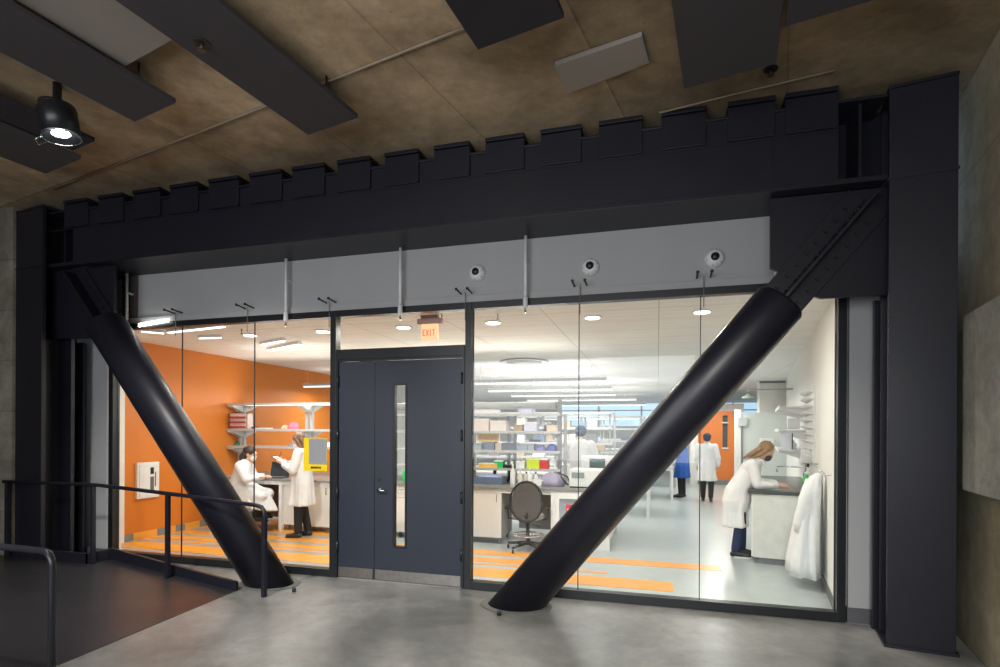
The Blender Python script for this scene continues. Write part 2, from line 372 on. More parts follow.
# ceiling: pale board ceiling with fine joint lines
m_, nt, b = nodes('lab_ceiling_boards'); L = nt.links.new
g = N(nt, 'ShaderNodeNewGeometry'); sp = N(nt, 'ShaderNodeSeparateXYZ'); L(g.outputs['Position'], sp.inputs[0])
fac = None
for ax, per, wd in (('Y', .61, .012), ('Y', .19, .006), ('X', 1.22, .012)):
    a1 = N(nt, 'ShaderNodeMath', operation='ADD'); a1.inputs[1].default_value = per*100; L(sp.outputs[ax], a1.inputs[0])
    md = N(nt, 'ShaderNodeMath', operation='MODULO'); md.inputs[1].default_value = per; L(a1.outputs[0], md.inputs[0])
    lt = N(nt, 'ShaderNodeMath', operation='LESS_THAN'); lt.inputs[1].default_value = wd; L(md.outputs[0], lt.inputs[0])
    if fac is None: fac = lt.outputs[0]
    else:
        mx = N(nt, 'ShaderNodeMath', operation='MAXIMUM'); L(fac, mx.inputs[0]); L(lt.outputs[0], mx.inputs[1]); fac = mx.outputs[0]
mc = N(nt, 'ShaderNodeMix', data_type='RGBA'); mc.inputs[6].default_value = (.88, .87, .84, 1); mc.inputs[7].default_value = (.55, .545, .53, 1)
L(fac, mc.inputs[0]); L(mc.outputs[2], b.inputs['Base Color']); b.inputs['Roughness'].default_value = .7
m = MB(); m.box(-7.7, 5, .2, 21, IZ, IZ+.2); m.box(-7.45, 1.6, .05, .2, IZ, IZ+.2); ST('ceiling_lab', m, m_)
m = MB(); m.box(-7.65, -7.45, .72, 8.0, 0, IZ); ST('wall_orange', m, ORANGE)
m = MB(); m.box(-7.65, -7.45, 8.0, 21, 0, IZ); ST('wall_lab_left', m, WHITEI)
m = MB(); m.box(-7.65, -7.42, .58, .72, 0, IZ); m.box(-7.65, -6.85, .1, .2, 0, IZ); m.box(-7.65, -7.5, .2, .58, 0, IZ); ST('wall_jamb', m, WHITEI)
m = MB(); cuts = [.72, .88, 1.28, 1.42, 1.62, 1.8, 2.1, 2.32, 3.2, 3.4, 8]
for k in range(len(cuts)-1): m.box(-7.455, -7.435, cuts[k], cuts[k+1], 0, .108, mi=(0 if k % 2 else 1))
ST('baseboard_orange', m, [STRIPE, BASEG])
m = MB(); q = [rw(0), rw(9.7), rw(9.7) + WU*.3, rw(0) + WU*.1]
m.quadprism([(p.x, p.y) for p in q], 0, IZ); ST('wall_lab_right', m, WHITEI)
m = MB(); q = [rw(0, .012), rw(9.7, .012), rw(9.7), rw(0)]; m.quadprism([(p.x, p.y) for p in q], 0, .1); ST('baseboard_lab_right', m, mat('dark_base', (.13, .14, .14), .5))
# end of the right-hand bay: full height pier and a lower partition
m = MB(); m.box(2.52, 3.4, 10.0, 10.4, 0, IZ); ST('wall_pier', m, WHITEI)
m = MB(); m.box(2.50, 3.1, 9.95, 10.0, 2.91, 2.95); ST('trim_2', m, BASEG)
m = MB(); m.box(2.03, 3.15, 9.40, 9.55, 0, 2.13); ST('wall_partition', m, GREYPALE, bevel=.004)
m = MB(); m.box(1.86, 2.0, 9.4, 9.55, 0, 2.22); ST('trim_3', m, WHITEI, bevel=.003)
# far orange wall with its slit window, white lintel
m = MB(); m.box(1.22, 1.95, 13, 13.25, .15, 2.3); m.box(2.10, 2.42, 13, 13.25, .15, 2.3); m.box(1.95, 2.10, 13, 13.25, 2.17, 2.3); m.box(1.95, 2.10, 13, 13.25, .15, 1.15); ST('wall_far_orange', m, ORANGED)
m = MB(); m.box(1.22, 2.42, 12.98, 13.27, 0, .15); ST('baseboard_far_orange', m, BASEG)
m = MB(); m.box(1.93, 2.12, 12.97, 13.0, 1.13, 1.17); m.box(1.93, 2.12, 12.97, 13, 1.93, 1.96); ST('window_frame_far', m, WPLAST)
m = MB(); m.box(1.95, 2.10, 13.1, 13.12, 1.15, 2.17); ST('window_3', m, mat('dark_slit_glass', (.10, .13, .13), .1))
m = MB(); m.box(1.0, 2.6, 13.3, 13.5, 2.3, 2.55); m.box(1.0, 1.22, 13, 13.5, 0, 2.55); ST('trim_4', m, WHITEI)
# far wall with a ribbon of windows
m = MB(); m.box(-7.45, 5, 20, 20.2, 0, 1.9); m.box(-7.45, 5, 20, 20.2, 2.92, IZ); m.box(-7.45, -4.5, 20, 20.2, 1.9, 2.92); ST('wall_far', m, WHITEI)
m = MB()
for x in (-4.5, -2.6, -.7, 1.2, 3.1, 4.9): m.box(x-.04, x+.04, 19.95, 20.1, 1.9, 2.92)
m.box(-4.5, 5, 19.95, 20.1, 2.58, 2.63); ST('window_frame_4', m, WPLAST)
m = MB(); m.box(-4.5, 5, 20.12, 20.13, 1.9, 2.92); ST('window_4', m, GLASS)
m = MB(); m.box(5, 5.2, .1, 21, 0, IZ); ST('wall_lab_far_right', m, WHITEI)

# ================================================================== GLASS WALL
Z0, Z1 = .085, 2.92
def frame(name, x0, x1, z0, z1, mull=()):
    m = MB(); m.box(x0-.07, x0, -.03, .07, 0, z1+.07); m.box(x1, x1+.07, -.03, .07, 0, z1+.07)
    m.box(x0, x1, -.03, .07, z1, z1+.07); m.box(x0, x1, -.03, .07, 0, z0)
    # inner stop bead
    m.box(x0, x0+.006, .03, .05, z0, z1); m.box(x1-.006, x1, .03, .05, z0, z1)
    return m.out(name, STEEL2, kind='structure', bevel=.003)
w1 = frame('window_1', -6.72, -3.54, Z0, Z1)
w2 = frame('window_2', -1.865, 1.505, Z0, Z1)
def panes(root, xs, z0, z1):
    for a, b_ in zip(xs, xs[1:]):
        MB().box(a+.004, b_-.004, 0.0, .012, z0, z1).out('glass_pane', GLASS, root)
        if b_ != xs[-1]: MB().box(b_-.004, b_+.004, -.001, .013, z0, z1).out('joint_seal', BLACK, root)
panes(w1, (-6.72, -5.645, -4.58, -3.54), Z0, Z1)
panes(w2, (-1.865, -.752, .379, 1.505), Z0, Z1)
m = MB(); m.box(-3.465, -1.94, -.03, .07, Z1, Z1+.07); m.box(-3.465, -1.94, -.03, .07, 2.44, 2.55); w3 = m.out('window_5', STEEL2, kind='structure', bevel=.003)
MB().box(-3.465, -1.94, 0, .012, 2.55, Z1).out('glass_pane', GLASS, w3)

# ------------------------------------------------------------------ door: a wide leaf with a slit light and a narrow fixed leaf
m = MB(); m.box(-3.465, -3.44, -.03, .07, 0, 2.44); m.box(-1.965, -1.94, -.03, .07, 0, 2.44); m.box(-3.44, -1.965, -.02, .06, 2.415, 2.44)
door = m.out('door_1', STEEL2, kind='structure')
m = MB(); yd0, yd1 = -.01, .035
m.box(-2.985, -2.755, yd0, yd1, .01, 2.41); m.box(-2.61, -1.968, yd0, yd1, .01, 2.41); m.box(-2.755, -2.61, yd0, yd1, 2.15, 2.41); m.box(-2.755, -2.61, yd0, yd1, .01, .385)
leaf = m.out('door_leaf', DOORM, door)
MB().box(-3.437, -2.992, yd0, yd1, .01, 2.41).out('narrow_leaf', DOORM, door, bevel=.002)
m = MB(); m.box(-2.765, -2.745, -.018, .04, .375, 2.16); m.box(-2.62, -2.60, -.018, .04, .375, 2.16); m.box(-2.745, -2.62, -.018, .04, 2.14, 2.16); m.box(-2.745, -2.62, -.018, .04, .375, .395)
m.out('vision_frame', STEEL2, leaf)
MB().box(-2.745, -2.62, .0, .01, .395, 2.14).out('vision_glass', GLASS, leaf)
MB().box(-2.975, -1.98, -.016, -.009, .015, .125).out('kick_plate', STAIN, leaf)
MB().box(-3.43, -3.005, -.016, -.009, .015, .125).out('kick_plate', STAIN, door)
m = MB(); m.cyl((-2.93, -.012, 1.0), (-2.93, -.02, 1.0), .03, n=20); m.cyl((-2.93, -.012, 1.0), (-2.93, -.065, 1.0), .010)
m.tube([(-2.93, -.06, 1.0), (-2.90, -.062, 1.0), (-2.83, -.058, .995)], .009); m.cyl((-2.93, -.012, 1.12), (-2.93, -.022, 1.12), .022, n=16); m.out('lever_handle', CHROME, leaf)
for z in (.35, .95, 1.6, 2.2):
    MB().cyl((-1.967, -.03, z-.06), (-1.967, -.03, z+.06), .013).out('hinge', STEEL2, door)
    MB().cyl((-3.44, -.03, z-.06), (-3.44, -.03, z+.06), .013).out('hinge', STEEL2, door)

# ================================================================== STEEL FRAME
def column(label, cx, cy, w, ang, loc_seam=3.61):
    root = T('steel_column', label, 'column', (cx, cy, 0), ang)
    MB().box(-w/2, w/2, 0, .045, 0, 4.30).out('front_flange', STEEL, root, world=False, bevel=.004)
    MB().box(-.02, .02, .045, .315, 0, 4.30).out('web', STEEL, root, world=False)
    MB().box(-w/2, w/2, .315, .36, 0, 4.30).out('rear_flange', STEEL, root, world=False, bevel=.004)
    MB().box(-w/2-.005, w/2+.005, -.005, .365, 4.30, 4.325).out('cap_plate', STEEL, root, world=False)
    MB().box(-w/2-.006, w/2+.006, -.008, .0, loc_seam-.012, loc_seam+.012).out('seam_strip', STEEL, root, world=False)
    m = MB(); m.box(-w/2-.02, w/2+.02, -.01, .38, 0, .025); m.out('base_plate', STEEL, root, world=False)
    return root
column('broad dark steel column at right beside the concrete wall', 1.915, -.575, .425, R(-10))
column('dark steel column at left behind the railing', -7.345, -.605, .56, R(-8))
def post(label, x0, x1, y0, zt):
    root = T('steel_post', label, 'post', ((x0+x1)/2, y0, 0))
    w_ = (x1-x0)/2
    MB().box(-w_, w_, 0, .03, 0, zt).out('front_flange', STEEL, root, world=False, bevel=.003)
    MB().box(-.015, .015, .03, .10, 0, zt).out('web', STEEL, root, world=False)
    return root
post('narrow dark steel post between white wall strip and right column', 1.74, 1.93, -.14, 2.76)
post('slim dark steel post beside the white strip left of the glass', -7.27, -7.09, -.13, 2.76)
m = MB(); m.box(-7.75, -7.27, -.12, -.08, 0, 3.6); ST('wall_left_recess', m, STEEL)

beam = T('steel_beam', 'long dark steel beam spanning above the glass wall', 'beam', (-2.7, -.3, 3.6))
m = MB(); m.box(-6.72, 1.36, -.54, -.50, 3.64, 4.255); m.out('fascia_plate', STEEL, beam, bevel=.003)
m = MB(); m.box(-7.12, 1.69, -.56, .10, 3.60, 3.64); m.out('bottom_flange', STEEL, beam, bevel=.003)
m = MB(); m.box(-7.12, 1.69, -.56, .08, 4.24, 4.262); m.out('top_flange', STEEL, beam, bevel=.003)
m = MB(); m.box(-7.6, 1.95, -.20, -.16, 3.64, 4.30); m.out('web', STEEL, beam)
m = MB(); m.box(-7.1, 1.35, -.545, -.535, 4.03, 4.045); m.out('seam_strip', STEEL, beam)
for x in (-6.9, 1.52): MB().box(x-.01, x+.01, -.5, .0, 3.64, 4.255).out('stiffener', STEEL, beam)
MB().box(.885, .9, -.552, -.538, 3.64, 4.255).out('splice_joint', STEEL, beam)
bl = [(-6.83, -6.46), (-6.29, -5.92), (-5.77, -5.38), (-5.24, -4.86), (-4.71, -4.32), (-4.18, -3.78), (-3.65, -3.27), (-3.12, -2.75), (-2.59, -2.23), (-2.07, -1.71),
      (-1.555, -1.185), (-1.03, -.665), (-.51, -.14), (.02, .375), (.545, .90), (.975, 1.35)]
for x0, x1 in bl:
    m = MB(); m.box(x0, x1, -.575, -.06, 4.335, CZ-.001); m.box(x0, x1, -.562, -.50, 4.06, 4.325); m.box(x0+.02, x1-.02, -.53, -.10, 4.26, 4.335)
    m.box(x0, x1, -.572, -.53, 4.045, 4.062); m.out('spacer_block', STEEL, beam, bevel=.002)

def brace(label, base, top, r, gus, mirror, finlen, yoff):
    b0, t0 = Vector(base), Vector(top); d = (t0-b0).normalized()
    root = T('diagonal_brace', label, 'brace', (b0.x, b0.y, 0))
    # tube cut level with the floor
    m = MB(); n = 48; hor = Vector((d.x, 0, 0)).normalized(); a = Vector((0, 1, 0)); bb = d.cross(a).normalized()
    rA, rB, rC = [], [], []
    for i in range(n):
        t = 2*math.pi*i/n; off = (a*math.cos(t)+bb*math.sin(t))*r
        p = b0+off; k = -(p.z)/d.z; rA.append(m.bm.verts.new(p + d*k + Vector((0, 0, .001))))
        rB.append(m.bm.verts.new(t0+off-d*.02)); rC.append(m.bm.verts.new(t0+off*.93))
    for A, B in ((rA, rB), (rB, rC)):
        for i in range(n):
            f = m.bm.faces.new((A[i], A[(i+1) % n], B[(i+1) % n], B[i])); f.smooth = (A is rA)
    m.bm.faces.new(rA); m.bm.faces.new(rC)
    m.out('tube', STEEL, root)
    # collar of grout round the foot
    m = MB(); e = r/abs(d.z)+.07
    pts = [(b0.x+math.cos(t*2*math.pi/40)*e, b0.y+math.sin(t*2*math.pi/40)*(r+.06)) for t in range(40)]
    m.quadprism(pts, 0.0005, .006); m.out('grout_ring', mat('grout', (.13, .13, .12), .8), root)
    # gusset plate
    m = MB(); m.prism(gus, (0, yoff-.02, 0), (1, 0, 0), (0, 0, 1), (0, .04, 0)); m.out('gusset_plate', STEEL, root, bevel=.003)
    # fin plate, perpendicular to the gusset, running on from the tube
    nn = d.cross(Vector((0, 1, 0))).normalized(); c = t0 + d*(finlen/2-.1)
    rot = Matrix((d, Vector((0, 1, 0)), nn)).transposed()
    MB().obox((c.x, yoff, c.z), finlen, .34, .028, rot=rot).out('fin_plate', STEEL, root, bevel=.003)
    for s_ in (-1, 1):
        cc = c + nn*s_*.10
        MB().obox((cc.x, yoff-.03, cc.z), finlen-.12, .02, .15, rot=rot).out('splice_plate', STEEL, root, bevel=.002)
    k = int((finlen-.15)/.11)
    for i in range(k):
        q = t0 + d*(.06 + i*.11)
        for s_ in (-1, 1):
            p = q + nn*s_*.10; p.y = yoff-.04
            MB().cyl(p, p+Vector((0, -.022, 0)), .018, n=6).out('bolt', STEEL2, root)
        for yy in (-.10, -.145 if not mirror else .10):
            p = Vector((q.x, yoff+yy, q.z)) + nn*(.014 if mirror else .014)
            MB().cyl(p, p+nn*.02, .018, n=6).out('bolt', STEEL2, root)
    return root
brace('thick dark tubular brace at left leaning left towards upper column', (-3.995, -.45, 0), (-6.31, -.45, 2.90), .21,
      [(-7.29, 3.595), (-7.29, 2.76), (-6.42, 2.74), (-6.2, 2.82), (-6.2, 3.595)], True, .9, -.42)
brace('thick dark tubular brace right of the door leaning right', (-1.285, -.38, 0), (.985, -.38, 2.745), .21,
      [(.893, 3.595), (.895, 3.02), (.985, 2.96), (.99, 2.80), (1.16, 2.68), (1.20, 2.77), (1.28, 2.742), (1.80, 2.742), (1.80, 3.595)], False, 1.12, -.40)

# ================================================================== CEILING PANELS AND FITTINGS
def panel(label, q, z, m_, th=.035, group='acoustic panels under the slab', hang=True):
    xs = [p[0] for p in q]; ys = [p[1] for p in q]; cx, cy = sum(xs)/len(xs), sum(ys)/len(ys)
    root = T('ceiling_panel', label, 'ceiling panel', (cx, cy, z), 0, group)
    MB().quadprism(q, z, z+th).out('board', m_, root, bevel=.003)
    if hang:
        m = MB()
        for p in q:
            x, y = p[0]*.8+cx*.2, p[1]*.8+cy*.2; m.cyl((x, y, z+th), (x, y, CZ), .008, n=8)
        m.out('hanger_rod', BLACK, root)
    return root
def gq(a, b, le):   # a,b: front edge end points; runs back toward the camera along -V by le
    a, b = Vector((a[0], a[1], 0)), Vector((b[0], b[1], 0)); vv = Vector((math.sin(R(7)), math.cos(R(7)), 0))
    return [(p.x, p.y) for p in (a, b, b-vv*le, a-vv*le)]
panel('long dark ceiling panel left of the middle with round grommet', gq((-2.918, -1.331), (-2.365, -1.446), 3.2), 4.2, PANELD)
panel('long dark grey ceiling panel nearest the round spotlight', gq((-4.184, -1.89), (-3.63, -2.011), 2.6), 4.2, PANELD)
panel('darkest ceiling panel at far left behind the spotlight', gq((-5.20, -1.65), (-4.836, -1.725), 2.4), 4.215, PANELB)
panel('dark grey ceiling panel at far left corner above the column', gq((-5.899, -1.404), (-5.25, -1.54), 2.4), 4.2, PANELD)
panel('pale grey ceiling panel between two long dark ones', gq((-3.72, -2.36), (-3.08, -2.50), 2.2), 4.28, PANELL, .03)
panel('black ceiling panel near the top centre edge', gq((-1.169, -1.945), (-.568, -2.073), 1.6), 4.2, PANELB)
panel('wide dark grey ceiling panel right of centre', gq((.176, -1.135), (.775, -1.26), 2.4), 4.2, PANELD)
panel('dark grey ceiling panel at upper right beyond the wide one', gq((.76, -1.60), (1.42, -1.74), 1.8), 4.215, PANELD)
panel('small beige square ceiling plate right of the black panel', [(-.74, -1.455), (-.115, -1.595), (-.07, -1.30), (-.70, -1.10)], 4.33, PANELL, .035, hang=False)
if 0: panel('small beige patch plate close to the beam', [(-2.40, -.98), (-2.0, -1.06), (-1.95, -.82), (-2.33, -.74)], 4.355, PANELL, .012, hang=False)
m = MB(); m.tube([(-6.6, -.86, CZ-.010), (-4.16, -1.355, CZ-.010), (-2.46, -1.705, CZ-.010), (-1.0, -2.01, CZ-.010)], .010, 10); tag(m.out('conduit', mat('conduit_paint', (.30, .25, .18), .6)), 'thin beige conduit crossing the concrete ceiling at left', 'conduit')
m = MB(); m.tube([(.0, -.53-.05+.0, CZ-.012), (.634, -.70, CZ-.012), (1.269, -.80, CZ-.010)], .008, 8); tag(m.out('conduit', mat('conduit_paint_pale', (.30, .25, .17), .6)), 'short pale conduit on the ceiling above the beam at right', 'conduit')
for lab, p in (('round black ceiling grommet in the long dark panel', (-2.90, -2.50, 4.2)), ('round black ceiling sprinkler near the wide grey panel at right', (.80, -.93, CZ))):
    root = T('ceiling_sprinkler', lab, 'sprinkler', p)
    z = p[2]; MB().lathe([(.05, -.008), (.052, -.004), (.05, 0)], p, 20).out('escutcheon', BLACK, root)
    m = MB(); m.lathe([(.012, -.045), (.012, -.008)], p, 10); m.lathe([(.026, -.052), (.026, -.047)], p, 12); m.out('head', mat('dark_brass', (.12, .09, .05), .4, .6), root)
# the spotlight can
sp_ = Vector((-4.56, -2.24, 0))
root = T('spotlight', 'round dark spotlight glowing white under the ceiling panels', 'spotlight', (sp_.x, sp_.y, 4.2))
ax = Vector((.12, .08, -1)).normalized(); top = Vector((sp_.x, sp_.y, 4.16))
MB().lathe([(.11, 0), (.12, .02), (.12, .04), (.03, .041), (.03, CZ-4.16)], (sp_.x, sp_.y, 4.16), 28).out('mount', STEEL2, root)
MB().lathe([(.12, 0), (.13, .02), (.13, .22), (.122, .22), (.122, .05), (.10, .04)], top + ax*-.02, 32, axis=ax).out('housing', STEEL2, root)
c = top + ax*.175
MB().lathe([(.058, 0), (.062, .01), (.0, .012)], c, 28, axis=ax).out('lens', SPOTE, root, label='bright white lens')
m = MB(); e1 = ax.orthogonal().normalized(); e2 = ax.cross(e1); cc = c + ax*.04
m.tube([cc + (e1*math.cos(t*math.pi/12)+e2*math.sin(t*math.pi/12))*.128 for t in range(25)], .004, 6)
m.tube([cc + e1*.128, cc + e1*.17+ax*.03, cc + e1*.16 + ax*.05 + e2*.05, cc+(e1*.8+e2*.6)*.128], .004, 6); m.out('guard_wire', CHROME, root)
sl = bpy.data.lights.new('spot_lamp', 'SPOT'); sl.energy = 60; sl.spot_size = R(80); sl.spot_blend = .6; sl.color = (.92, .95, 1); sl.shadow_soft_size = .07
so = bpy.data.objects.new('spot_lamp', sl); COL.objects.link(so); so.location = c + ax*.05; so.rotation_euler = Vector((0, 0, -1)).rotation_difference(ax).to_euler()
def hidden_spot(label, x, y, aim, e, size=70):  # unseen spotlight added to light the braces and lobby floor
    root = T('spotlight', label, 'spotlight', (x, y, CZ)); ax = (Vector(aim) - Vector((x, y, 4.1))).normalized(); p = Vector((x, y, 4.15))
    MB().lathe([(.1, 0), (.1, .05), (.04, .06), (.04, .16)], (x, y, 4.21), 20).out('mount', STEEL2, root)
    MB().lathe([(.11, 0), (.12, .02), (.12, .25), (.112, .25), (.112, .04), (.09, .03)], p, 24, axis=ax).out('housing', STEEL2, root)
    MB().lathe([(.09, 0), (.0, .01)], p+ax*.18, 20, axis=ax).out('lens', LAMPS, root)
    l = bpy.data.lights.new('spot_lamp', 'SPOT'); l.energy = e; l.spot_size = R(size); l.spot_blend = .8; l.color = (1, .97, .93); l.shadow_soft_size = .12
    o = bpy.data.objects.new('spot_lamp', l); COL.objects.link(o); o.location = p+ax*.27; o.rotation_euler = Vector((0, 0, -1)).rotation_difference(ax).to_euler()
hidden_spot('added unseen ceiling spotlight behind the viewer aimed at the door', -1.6, -4.6, (-1.5, -.7, .1), 480, 66)
hidden_spot('added unseen ceiling spotlight behind the viewer aimed at the left brace', -3.6, -4.4, (-4.5, -.5, .6), 800, 64)
hidden_spot('added unseen ceiling spotlight behind the viewer aimed at the right floor', 1.0, -4.6, (.0, -.7, .3), 480, 62)

# sprinkler drops on the bulkhead
def drop(x, lab, z0=2.9):
    root = T('sprinkler_pipe', lab, 'sprinkler pipe', (x, -.09, z0), 0, 'white sprinkler pipes above the glass')
    MB().cyl((x, -.09, z0), (x, -.09, 3.6), .016, n=12).out('pipe', WPLAST, root)
    MB().lathe([(.02, 0), (.026, .03), (.024, .10), (.016, .12)], (x, -.09, z0-.02), 14).out('coupling', WPLAST, root)
    MB().lathe([(.012, -.05), (.018, -.045), (.01, -.035), (.008, 0)], (x, -.09, z0-.02), 10).out('head', CHROME, root)
    MB().box(x-.012, x+.012, -.09, 0, 3.35, 3.37).out('clip', WPLAST, root)
drop(-6.42, 'leftmost thin white sprinkler pipe above the left glass')
drop(-4.08, 'thin white sprinkler pipe above the left window, second from left')
drop(-2.65, 'thin white sprinkler pipe above the door transom')
drop(-1.277, 'thin white sprinkler pipe just right of the door transom')
drop(1.0, 'short white sprinkler pipe partly behind the right gusset plate')
# glass brackets
for x, lab in ((-5.70, 'pair of small dark studs above the leftmost glass joint'), (-4.645, 'pair of small dark studs above the second glass joint from left'),
               (-3.545, 'pair of small dark studs above the left door jamb'), (-1.93, 'pair of small dark studs above the right door jamb'),
               (-.738, 'pair of small dark studs above the first glass joint right of door'), (.403, 'pair of small dark studs above the rightmost glass joint')):
    root = T('glass_bracket', lab, 'bracket', (x, 0, 3.07))
    for s_ in (-.06, .06):
        m = MB(); m.cyl((x+s_, -.01, 3.085), (x+s_, -.15, 3.10), .009, n=10); m.cyl((x+s_, -.15, 3.10), (x+s_, -.158, 3.10), .016, n=10); m.out('stud', STEEL2, root)
    m = MB(); m.cyl((x, -.045, 2.80), (x, -.045, 3.09), .004, n=8); m.out('hanging_rod', GREYP, root)
for x, z, lab in ((-1.812, 3.291, 'white round camera with black lens above the door side'), (-.642, 3.262, 'middle of three white round cameras on the bulkhead'), (.497, 3.256, 'rightmost white round camera on the bulkhead')):
    root = T('round_camera', lab, 'camera', (x, 0, z))
    MB().lathe([(.088, 0), (.088, .012), (.080, .03), (.062, .055), (.04, .066)], (x, 0, z), 32, axis=(0, -1, 0)).out('dome', WPLAST, root)
    MB().lathe([(.036, .064), (.038, .076), (.02, .088), (.0, .09)], (x, 0, z), 24, axis=(0, -1, 0)).out('lens', BLACK, root, label='black lens')
    for k in range(6):
        t = k*math.pi/3+.3; m = MB(); m.cyl((x+.072*math.cos(t), -.03, z+.072*math.sin(t)), (x+.072*math.cos(t), -.045, z+.072*math.sin(t)), .005, n=8); m.out('screw', GREYP, root)

# ================================================================== RAMP, RAILINGS
m_, nt, b = nodes('ribbed_rubber'); L = nt.links.new
g = N(nt, 'ShaderNodeNewGeometry'); mp = N(nt, 'ShaderNodeMapping'); mp.inputs['Rotation'].default_value = (0, 0, R(10)); L(g.outputs['Position'], mp.inputs['Vector'])
vo = N(nt, 'ShaderNodeTexVoronoi', Scale=38.0, Randomness=0.0); L(mp.outputs[0], vo.inputs['Vector'])
bp = N(nt, 'ShaderNodeBump', Strength=.55, Distance=.004); L(vo.outputs['Distance'], bp.inputs['Height']); L(bp.outputs['Normal'], b.inputs['Normal'])
nz = N(nt, 'ShaderNodeTexNoise', Scale=1.4, Detail=5.0); L(g.outputs['Position'], nz.inputs['Vector'])
rr = N(nt, 'ShaderNodeMapRange'); rr.inputs[3].default_value = .22; rr.inputs[4].default_value = .42; L(nz.outputs['Fac'], rr.inputs[0]); L(rr.outputs[0], b.inputs['Roughness'])
b.inputs['Base Color'].default_value = (.030, .029, .032, 1)
m = MB()
q0 = [(-4.14, -.77), (-4.01, -2.6), (-3.8, -6.5)]; q1 = [(-6.35, -.30), (-6.9, -2.9), (-6.9, -6.5)]; q2 = [(-11.9, -.40), (-11.9, -2.9), (-11.9, -6.5)]
vs = [(x, y, .004) for x, y in q0] + [(x, y, .085) for x, y in q1] + [(x, y, .085) for x, y in q2] + [(x, y, -.05) for x, y in q0] + [(x, y, -.05) for x, y in q1] + [(x, y, -.05) for x, y in q2]
fs = [(0, 1, 4, 3), (1, 2, 5, 4), (3, 4, 7, 6), (4, 5, 8, 7), (9, 12, 13, 10), (10, 13, 14, 11), (12, 15, 16, 13), (13, 16, 17, 14),
      (0, 9, 10, 1), (1, 10, 11, 2), (2, 11, 14, 5), (5, 14, 17, 8), (8, 17, 16, 7), (7, 16, 15, 6), (6, 15, 12, 3), (3, 12, 9, 0)]
m._m(vs, fs); ST('floor_rubber_ramp', m, m_)
m = MB()   # kerb, rising to the left
m.hexa([(-4.13, -.79, 0), (-6.35, -.36, 0), (-6.35, -.32, 0), (-4.13, -.75, 0), (-4.13, -.79, .095), (-6.35, -.36, .215), (-6.35, -.32, .215), (-4.13, -.75, .095)])
m.box(-7.6, -6.35, -.62, -.58, .0, .20); m.hexa([(-6.39, -.62, 0), (-6.35, -.62, 0), (-6.31, -.33, 0), (-6.35, -.32, 0), (-6.39, -.62, .2), (-6.35, -.62, .2), (-6.31, -.33, .215), (-6.35, -.32, .215)])
ST('trim_5', m, STEEL, bevel=.003)
root = T('handrail', 'black handrail with posts along the ramp in front of the glass', 'handrail', (-5.0, -.8, 0))
P1, P2, P3, P4 = Vector((-3.727, -.862, 0)), Vector((-5.10, -.70, .03)), Vector((-6.30, -.60, .08)), Vector((-7.60, -.66, .08))
r_ = [Vector((-3.727, -.862, .72)), Vector((-3.73, -.862, .85)), Vector((-3.765, -.857, .885)), Vector((-3.84, -.848, .90)), Vector((-4.7, -.75, .94)), Vector((-5.6, -.655, .975)), Vector((-6.2, -.61, 1.0)), Vector((-6.4, -.605, 1.005)), Vector((-7.65, -.67, 1.005))]
MB().tube(r_, .021, 14).out('rail', STEEL, root)
for p, zt in ((P1, .80), (P2, .95), (P3, 1.0), (P4, 1.0)):
    MB().obox((p.x, p.y, (p.z+zt)/2), .042, .042, zt-p.z, R(-8)).out('post', STEEL, root, bevel=.004)
root = T('handrail', 'black rounded handrail end at the lower left corner', 'handrail', (-3.5, -3.0, 0))
m = MB(); pts = [Vector((-3.498, -3.0, 0)), Vector((-3.498, -3.0, .80))] + [Vector((-3.498-.08+.08*math.cos(t), -3.0, .83+.08*math.sin(t))) for t in [R(a) for a in range(0, 91, 15)]] + [Vector((-3.75, -3.0, .912)), Vector((-5.5, -3.05, .93)), Vector((-6.5, -3.08, 1.0))]
m.tube(pts, .021, 18); m.out('rail', mat('glossy_steel_paint', (.03, .03, .036), .25), root)
MB().cyl((-6.45, -3.08, .08), (-6.45, -3.08, .99), .025).out('post', STEEL, root)
MB().lathe([(.055, 0), (.055, .008), (.03, .012)], (-3.498, -3.0, .004), 20).out('floor_flange', STEEL, root)
for (x, y), lab in (((-3.56, -.62), 'tiny black floor stud beside the left brace foot'), ((-1.36, -.70), 'tiny black floor stud in front of the right brace foot')):
    o = MB().lathe([(.02, 0), (.02, .03), (.012, .04)], (x, y, 0), 12).out('floor_stud', BLACK); tag(origin(o, (x, y, 0)), lab, 'floor stud')

# ================================================================== PEOPLE
def vec(*a): return Vector(a)
def hand(mb, w_, d, pn, side, curl=.5, s=1.0):
    """palm and five fingers: w_ wrist, d pointing direction, pn palm normal (palm faces this way), side = thumb side vector"""
    d = Vector(d).normalized(); pn = Vector(pn); pn = (pn - d*pn.dot(d)).normalized(); sd = d.cross(pn).normalized()
    if sd.dot(Vector(side)) < 0: sd = -sd
    w_ = Vector(w_)
    for k in (-1.5, -.5, .5, 1.5): mb.cap(w_ + sd*k*.006, w_ + d*.078*s + sd*k*.019*s, .014*s, .0125*s, n=8)
    for k, ln in ((1.5, .068), (.5, .076), (-.5, .072), (-1.5, .056)):
        p = w_ + d*.082*s + sd*k*.0195*s; a = 0; seg = ln*s
        for j, fr in enumerate((.45, .30, .25)):
            a += curl*.75; q = p + (d*math.cos(a) + pn*math.sin(a))*seg*fr
            mb.cap(p, q, (.0088-.0008*j)*s, (.0082-.0008*j)*s, n=8); p = q
    p = w_ + d*.022*s + sd*.024*s; q = p + (d*.55 + sd*.7 + pn*.35).normalized()*.038*s; t = q + (d*.85 + sd*.15 + pn*.5).normalized()*.032*s
    mb.cap(p, q, .0115*s, .010*s, n=8); mb.cap(q, t, .010*s, .0085*s, n=8)
